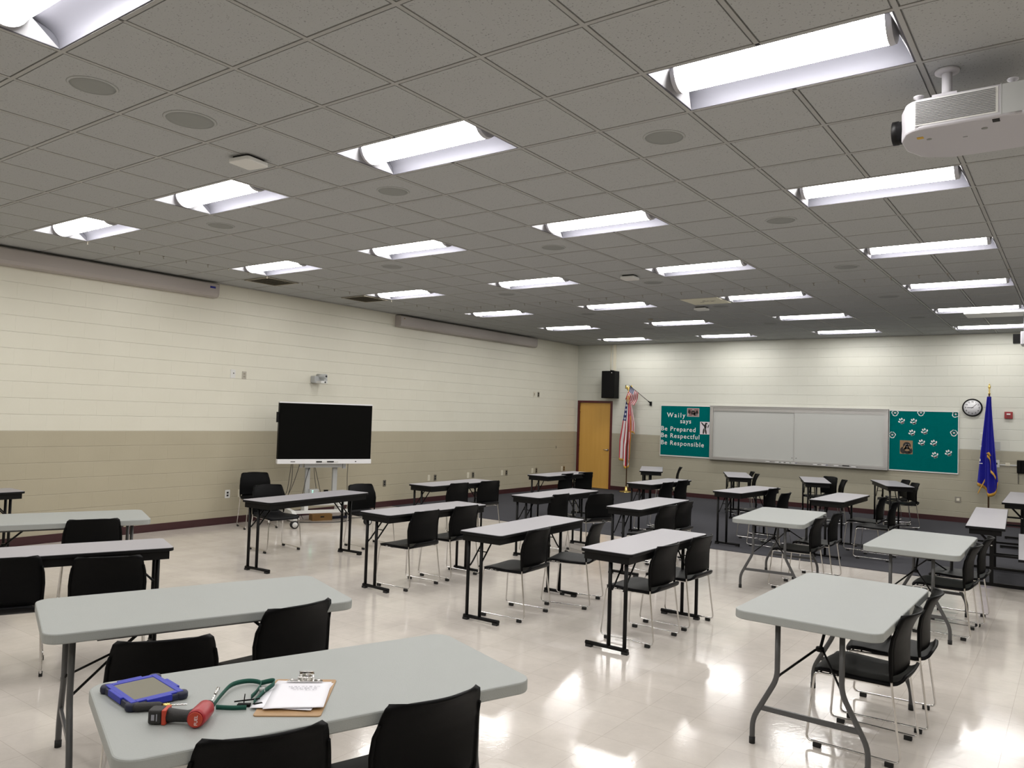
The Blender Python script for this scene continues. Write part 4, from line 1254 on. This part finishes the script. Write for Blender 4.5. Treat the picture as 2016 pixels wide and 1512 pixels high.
for (x, y, r_, ls_, fl, lab) in SEM:
    X, Y = sc((x, y), ZS); X -= .018
    z0 = .008 if Y > 7.5 else 0
    rz = R(r_)+(PI if fl else 0)
    if first:
        o = sem0; o.location = (X, Y, z0); o.rotation_euler = (0, 0, rz); o['label'] = lab; o['group'] = GT; first = False
    else:
        o = dup(sem0, (X, Y, z0), rz, lab, GT)
    if ls_ != 1: o.scale = (1, ls_, 1)

fold0 = make_folding()
FOLD = [
    (-.506, -1.592, -20, 'grey-white plastic folding table in front holding the tablet and clipboard'),
    (-1.980, -1.178, -20, 'grey-white plastic folding table just behind the one with the clipboard'),
    (-5.57, -.34, -22, 'grey-white plastic folding table at the left frame edge nearest the left wall'),
    (.682, 1.44, -.7, 'grey-white plastic folding table nearest the right foreground'),
    (-.90, 5.49, 5, 'grey-white plastic folding table at the carpet edge, farthest of the right three'),
    (.69, 4.56, 0, 'grey-white plastic folding table behind the nearest right one, by the bench tables'),
]
first = True
for (x, y, r_, lab) in FOLD:
    X, Y = sc((x, y), ZP)
    if first:
        fold0.location = (X, Y, 0); fold0.rotation_euler = (0, 0, R(r_)); fold0['label'] = lab; fold0['group'] = 'plastic folding tables'; first = False
    else:
        o = dup(fold0, (X, Y, 0), R(r_), lab, 'plastic folding tables')
        if x == -1.980: o.scale = (1, 1.012, 1)
        if x == .682: o.scale = (1.025, 1, 1)
fold0.scale = (1, 1.026, 1)

chair0 = make_chair()
CH = [  # centre x, y, heading
    (-1.05, 2.26, 88, 'black sled chair at the seminar table nearest the right plastic table, nearer seat'),
    (-1.03, 2.93, 87, 'black sled chair at the seminar table nearest the right plastic table, farther seat'),
    (-2.25, 2.15, 94, 'black sled chair at the second table from right of the nearest four, nearer seat'),
    (-2.10, 2.90, 104, 'black sled chair at the second table from right, nearest four, pulled-out seat'),
    (-3.75, 2.33, 91, 'black sled chair at the table right of the display table, nearer seat'),
    (-3.76, 2.99, 89, 'black sled chair at the table right of the display table, farther seat'),
    (-2.26, 4.92, 85, 'black sled chair at the right carpet-edge table, nearer seat'),
    (-2.30, 5.50, 88, 'black sled chair at the right carpet-edge table, farther seat'),
    (-3.79, 4.95, 89, 'black sled chair at the middle carpet-edge table, tucked nearer seat'),
    (-3.44, 5.52, 66, 'black sled chair pulled out and turned at the middle carpet-edge table'),
    (-5.56, 5.03, 87, 'black sled chair at the second-row table by the outlets, nearer seat'),
    (-5.52, 5.72, 82, 'black sled chair at the second-row table by the outlets, farther seat'),
    (-3.66, 7.92, 89, 'black sled chair at the table in front of the striped flag, nearer seat'),
    (-3.67, 8.52, 89, 'black sled chair at the table in front of the striped flag, farther seat'),
    (-5.58, 7.97, 90, 'black sled chair at the table in front of the door, nearer seat'),
    (-5.56, 8.60, 80, 'black sled chair at the table in front of the door, farther seat'),
    (-2.15, 8.42, 88, 'black sled chair tucked at the carpet table below the left whiteboard half'),
    (-1.77, 7.78, 88, 'black sled chair pulled away from the carpet table below the left whiteboard half'),
    (-.62, 8.50, 90, 'black sled chair standing apart on the carpet at centre right, farther of two'),
    (-.36, 7.90, 90, 'black sled chair standing apart on the carpet at centre right, nearer of two'),
    (-5.13, 11.60, 112, 'black sled chair at the angled table beside the striped flag'),
    (-3.65, 11.76, 114, 'black sled chair at the angled table under the left whiteboard half, farther seat'),
    (-3.37, 11.20, 114, 'black sled chair at the angled table under the left whiteboard half, nearer seat'),
    (-2.12, 11.86, 142, 'black sled chair at the angled table under the whiteboard middle, wider-showing seat'),
    (-1.80, 11.28, 112, 'black sled chair at the angled table under the whiteboard middle, nearer seat'),
    (-.97, 12.49, 118, 'black sled chair behind the angled table closest to the paw board, farther seat'),
    (-.71, 11.79, 116, 'black sled chair at the angled table closest to the paw board, nearer seat'),
    (.885, 1.19, 88, 'black sled chair at the right foreground plastic table, nearer seat'),
    (.91, 1.79, 93, 'black sled chair at the right foreground plastic table, farther seat'),
    (-.64, 5.22, 91, 'black sled chair at the farthest right-hand plastic table, nearer seat'),
    (-.62, 5.88, 92, 'black sled chair at the farthest right-hand plastic table, farther seat'),
    (.90, 4.30, 88, 'black sled chair at the plastic table by the bench tables, nearer seat'),
    (.94, 4.93, 90, 'black sled chair at the plastic table by the bench tables, farther seat'),
    (-8.02, 3.58, -110, 'black sled chair standing against the left wall beside the display'),
    (-6.33, 2.62, -98, 'black sled chair facing the table in front of the display, left seat'),
    (-5.72, 3.66, -96, 'black sled chair behind the right end of the display table'),
    (-.24, -1.43, 74, 'black sled chair in the bottom foreground, right of the bottom-left one, at the clipboard table'),
    (-.42, -1.965, 64, 'black sled chair at the bottom frame edge beside the clipboard table'),
    (-1.54, -1.63, 60, 'black sled chair between the two near plastic tables, left one'),
    (-1.64, -.97, 86, 'black sled chair between the two near plastic tables, right one'),
    (-3.88, -1.39, 66, 'black sled chair cut by the left frame edge at the seminar table'),
    (-3.48, -.90, 60, 'black sled chair behind the second plastic table, right of the one cut by the frame'),
    (-5.19, -.21, 67, 'black sled chair at the plastic table nearest the left wall'),
]
first = True
for (x, y, h, lab) in CH:
    z0 = .008 if y > 7.3 else 0
    rz = R(h)
    if -8 < x < .5:
        q_ = .03 if y < 0 else .004
        x += q_*math.sin(rz); y -= q_*math.cos(rz)
    if first:
        chair0.location = (x, y, z0); chair0.rotation_euler = (0, 0, rz); chair0['label'] = lab; chair0['group'] = 'black sled-base chairs'; first = False
    else:
        dup(chair0, (x, y, z0), rz, lab, 'black sled-base chairs')

# ---------------------------------------------------------------- convertible bench tables at the right
def bench(loc, rz, lab):
    t = thing('bench_table', lab, 'bench table', loc, rz, 'convertible bench tables')
    Z = .755; L = 1.20; a = .178
    MB().box(-a, a, -L, L, Z-.018, Z).build('tabletop', M['laminate'], t)
    MB().box(-a-.004, a+.004, -L-.004, L+.004, Z-.028, Z-.0025).build('edge_band', M['blackedge'], t)
    MB().box(-a+.03, -a+.042, -L+.03, L-.03, Z-.085, Z-.028).box(a-.042, a-.03, -L+.03, L-.03, Z-.085, Z-.028).box(-a+.042, a-.042, -L+.03, -L+.042, Z-.085, Z-.028).box(-a+.042, a-.042, L-.042, L-.03, Z-.085, Z-.028).build('apron', M['blackmetal'], t)
    MB().box(.30, .58, -L, L, .435, .453).build('seat_board', M['laminate'], t)
    MB().box(.296, .584, -L-.004, L+.004, .425, .4505).build('seat_edge_band', M['blackedge'], t)
    for y in (-.38, .85):
        MB().box(-.24, .62, y-.02, y+.02, .012, .045).build('foot_bar', M['blackmetal'], t)
        MB().box(.02, .06, y-.018, y+.018, .045, Z-.028).build('leg', M['blackmetal'], t)
        MB().box(.36, .395, y-.018, y+.018, .045, .425).build('leg', M['blackmetal'], t)
        MB().box(-.22, .36, y-.012, y+.012, .345, .370).box(.06, .36, y-.012, y+.012, .205, .225).tube([(-.14, y, Z-.085), (.04, y, .47)], .013, 8).build('frame_rail', M['blackmetal'], t)
        MB().lathe([(.010, 0), (.010, .004), (0, .005)], 10, Matrix.Translation((.04, y-.018, .47))@Matrix.Rotation(PI/2, 4, 'X')).build('bolt', M['chrome'], t)
        for x in (-.22, .60):
            MB().box(x-.018, x+.018, y-.022, y+.022, 0, .013).build('floor_glide', M['rubber'], t)
    return t
bench((1.00, 7.25, .008), R(3), 'black-framed bench table with grey top at the right edge, nearer one')
bench((1.13, 10.78, .008), R(1), 'black-framed bench table at the right edge near the blue flag, farther one')

# ---------------------------------------------------------------- things on the clipboard table
ZT = ZP
tb_ = thing('tablet', 'tablet in a royal blue and navy rugged case on the front plastic table', 'tablet', (-.825, -2.118, ZT), R(-7))
MB().prism_z([(-.128, -.098), (.128, -.098), (.128, .098), (-.128, .098)], 0, .024, r=.018, bev=.006).build('rubber_case', M['navycase'], tb_)
fr2 = MB()
for (x0, x1, y0, y1) in ((-.118, .118, -.090, -.070), (-.118, .118, .070, .090), (-.118, -.095, -.07, .07), (.095, .118, -.07, .07)):
    fr2.box(x0, x1, y0, y1, .020, .0285, b=.002)
for (x0, x1, y0, y1) in ((-.06, .05, -.100, -.088), (-.04, .06, .088, .100), (-.130, -.116, -.045, .04), (.116, .130, -.04, .045)):
    fr2.box(x0, x1, y0, y1, .006, .0285, b=.002)
fr2.build('blue_bezel', M['bluecase'], tb_)
MB().box(-.096, .096, -.071, .071, .022, .0262).build('screen', M['tabscreen'], tb_)
for sx in (-1, 1):
    for sy in (-1, 1):
        MB().lathe([(.0, .001), (.020, .001), (.023, .008), (.023, .020), (.019, .0265), (0, .0265)], 14, Matrix.Translation((sx*.113, sy*.084, 0))).build('corner_bumper', M['navycase'], tb_)

# drill lying on its side
dr = thing('drill_driver', 'red and black cordless drill driver lying on the front plastic table', 'drill', (-.50, -2.165, ZT), R(38))
# local x: from battery to motor; local y: chuck direction
MB().prism_z([(-.105, -.024), (-.060, -.024), (-.060, .026), (-.105, .026)], .002, .048, r=.010, bev=.006).build('battery', M['toolblack'], dr)
MB().prism_z([(-.060, -.0255), (-.046, -.0255), (-.046, .027), (-.060, .027)], .001, .049, r=.004, bev=.003).build('battery_band', M['orange'], dr)
MB().tube([(-.048, 0, .025), (-.02, .0, .0245), (.015, -.002, .024), (.045, -.004, .026)], [.0235, .020, .0185, .026], 16).build('handle_grip', M['toolblack'], dr)
MB().tube([(.058, -.048, .031), (.058, -.035, .031), (.058, .0, .031), (.058, .045, .031), (.058, .062, .030)], [.027, .030, .0305, .029, .022], 20).build('motor_housing', M['toolred'], dr)
MB().tube([(.058, -.0495, .031), (.058, -.0515, .031)], [.0245, .023], 20).build('end_disc', M['orange'], dr)
text_mesh('disc_lettering', 'FUEL', .015, Matrix.Translation((.066, -.0518, .013))@RX@Matrix.Rotation(PI/2, 4, 'Z'), M['letter'], dr, .0002, 'LEFT')
MB().tube([(.058, .062, .030), (.058, .080, .030), (.058, .092, .030)], [.019, .017, .010], 14).build('chuck', M['blackmetal'], dr)
MB().tube([(.058, .090, .030), (.058, .150, .052)], .0038, 8).tube([(.058, .135, .0465), (.058, .165, .0575)], .006, 8).build('driver_bit', M['chrome'], dr)
MB().box(-.092, -.082, -.0255, -.0235, .016, .034).box(-.076, -.073, -.0255, -.0235, .014, .036).build('battery_label', M['ink'], dr)
sdv = thing('screwdriver', 'small screwdriver with black handle and brass ferrule behind the drill', 'screwdriver', (-.665, -2.165, ZT), R(52))
MB().tube([(-.07, 0, .015), (-.055, 0, .015), (.01, 0, .015), (.02, 0, .015)], [.010, .015, .014, .010], 12).build('handle', M['toolblack'], sdv)
MB().tube([(.02, 0, .015), (.045, 0, .015)], .0075, 10).build('ferrule', M['brass'], sdv)
MB().tube([(.045, 0, .015), (.10, 0, .013)], .0035, 8).build('shaft', M['chrome'], sdv)

# lanyard
ly = thing('lanyard', 'dark green lanyard with black buckle between the drill and the clipboard', 'lanyard', (0, 0, ZT))
def ribbon(pts, w, nm, mtl, par, tl=0.0):
    P = []
    for i in range(len(pts)-1):
        a = Vector(pts[max(i-1, 0)]); b1 = Vector(pts[i]); c = Vector(pts[i+1]); d_ = Vector(pts[min(i+2, len(pts)-1)])
        for k in range(8):
            u = k/8
            P.append(0.5*((2*b1)+(c-a)*u+(2*a-5*b1+4*c-d_)*u*u+(3*b1-a-3*c+d_)*u**3))
    P.append(Vector(pts[-1]))
    n = len(P)-1
    def fn(u, v):
        p = P[min(int(round(u*n)), n)]
        return (p.x, p.y, p.z+w*(v))
    return MB().sheet(fn, n, 1, .0016).build(nm, mtl, par)
ribbon([(-.545, -2.02, .001), (-.600, -1.955, .004), (-.655, -1.875, .006), (-.650, -1.810, .004), (-.600, -1.790, .002), (-.540, -1.850, .003), (-.505, -1.900, .003)], .017, 'strap', M['greenband'], ly)
ribbon([(-.60, -1.79, .002), (-.57, -1.760, .010), (-.535, -1.78, .012), (-.52, -1.83, .003), (-.49, -1.875, .003), (-.455, -1.925, .001)], .018, 'strap', M['greenband'], ly)
ribbon([(-.52, -2.03, .001), (-.475, -2.00, .001), (-.44, -1.965, .001)], .016, 'strap', M['greenband'], ly)
bk_ = MB(); bk_.box(-.022, .022, -.009, .009, 0, .010, Matrix.Translation((-.475, -1.950, .0))@Matrix.Rotation(R(40), 4, 'Z'), b=.002)
bk_.tube([(-.51, -1.965, .012), (-.455, -1.90, .018)], .0025, 6).tube([(-.49, -1.94, .004), (-.492, -1.935, .035)], .002, 6)
bk_.box(-.016, .016, -.007, .007, 0, .009, Matrix.Translation((-.445, -1.915, .0))@Matrix.Rotation(R(70), 4, 'Z'), b=.002)
bk_.build('buckle', M['blackplastic'], ly)
MB().tube([(-.535, -1.842, .014), (-.52, -1.83, .016)], .009, 8).build('clear_clip', M['lightgrey'], ly)

# clipboard
cang = math.atan2(.295, -.25)-PI/2      # local +y towards the clip
cbd = thing('clipboard', 'brown clipboard with a chrome clip on the front plastic table', 'clipboard', (-.415, -1.765, ZT), cang)
MB().prism_z([(-.113, -.195), (.113, -.195), (.113, .165), (-.113, .165)], 0, .004, r=.012).build('board', M['hardboard'], cbd)
c_ = MB()
c_.prism_z([(-.070, .118), (.070, .118), (.062, .138), (.030, .146), (.026, .168), (-.026, .168), (-.030, .146), (-.062, .138)], .0085, .0115, r=.006)
c_.sheet(lambda u, v: (-.028+.056*u, .148+.020*math.sin(v*PI*.9), .011+.026*v), 2, 8, .002)
c_.tube([(-.03, .150, .014), (.03, .150, .014)], .0055, 10)
c_.lathe([(.006, .011), (.006, .016), (0, .017)], 10, Matrix.Translation((-.050, .132, 0))).lathe([(.006, .011), (.006, .016), (0, .017)], 10, Matrix.Translation((.050, .132, 0)))
c_.box(-.03, .03, .125, .16, .004, .0085)
c_.build('clip', M['chrome'], cbd)
ppr = thing('paper_sheets', 'stack of white paper sheets with faint writing under the clipboard clip', 'paper', (-.415, -1.765, ZT+.0042), cang)
def shf(x0, x1, y0, y1, z, rot, curl):
    mt = Matrix.Translation((0, .12, 0))@Matrix.Rotation(rot, 4, 'Z')@Matrix.Translation((0, -.12, 0))
    return MB().sheet(lambda u, v: (x0+(x1-x0)*u, y0+(y1-y0)*v, z+curl*(1-v)**2*(.5+u*.5)+.0012*math.sin(u*5)*(1-v)), 8, 12, .0004, mtx=mt)
shf(-.106, .108, -.150, .135, .0005, R(-7), .006).build('back_sheet', M['sheet'], ppr)
shf(-.104, .100, -.150, .128, .0016, R(3), .010).build('front_sheet', M['sheet'], ppr)
nk = MB(); rnd = random.Random(4)
mt = Matrix.Translation((0, .12, 0))@Matrix.Rotation(R(3), 4, 'Z')@Matrix.Translation((0, -.12, 0))
for ln_ in range(3):
    x = -.05+.01*ln_
    while x < .055:
        w_ = rnd.uniform(.004, .012)
        nk.box(x, x+w_, .068-.017*ln_+rnd.uniform(-.002, .002), .070-.017*ln_+rnd.uniform(0, .003), .0058, .0061, mt)
        x += w_+rnd.uniform(.002, .008)
nk.build('pencil_writing', M['ink'], ppr)
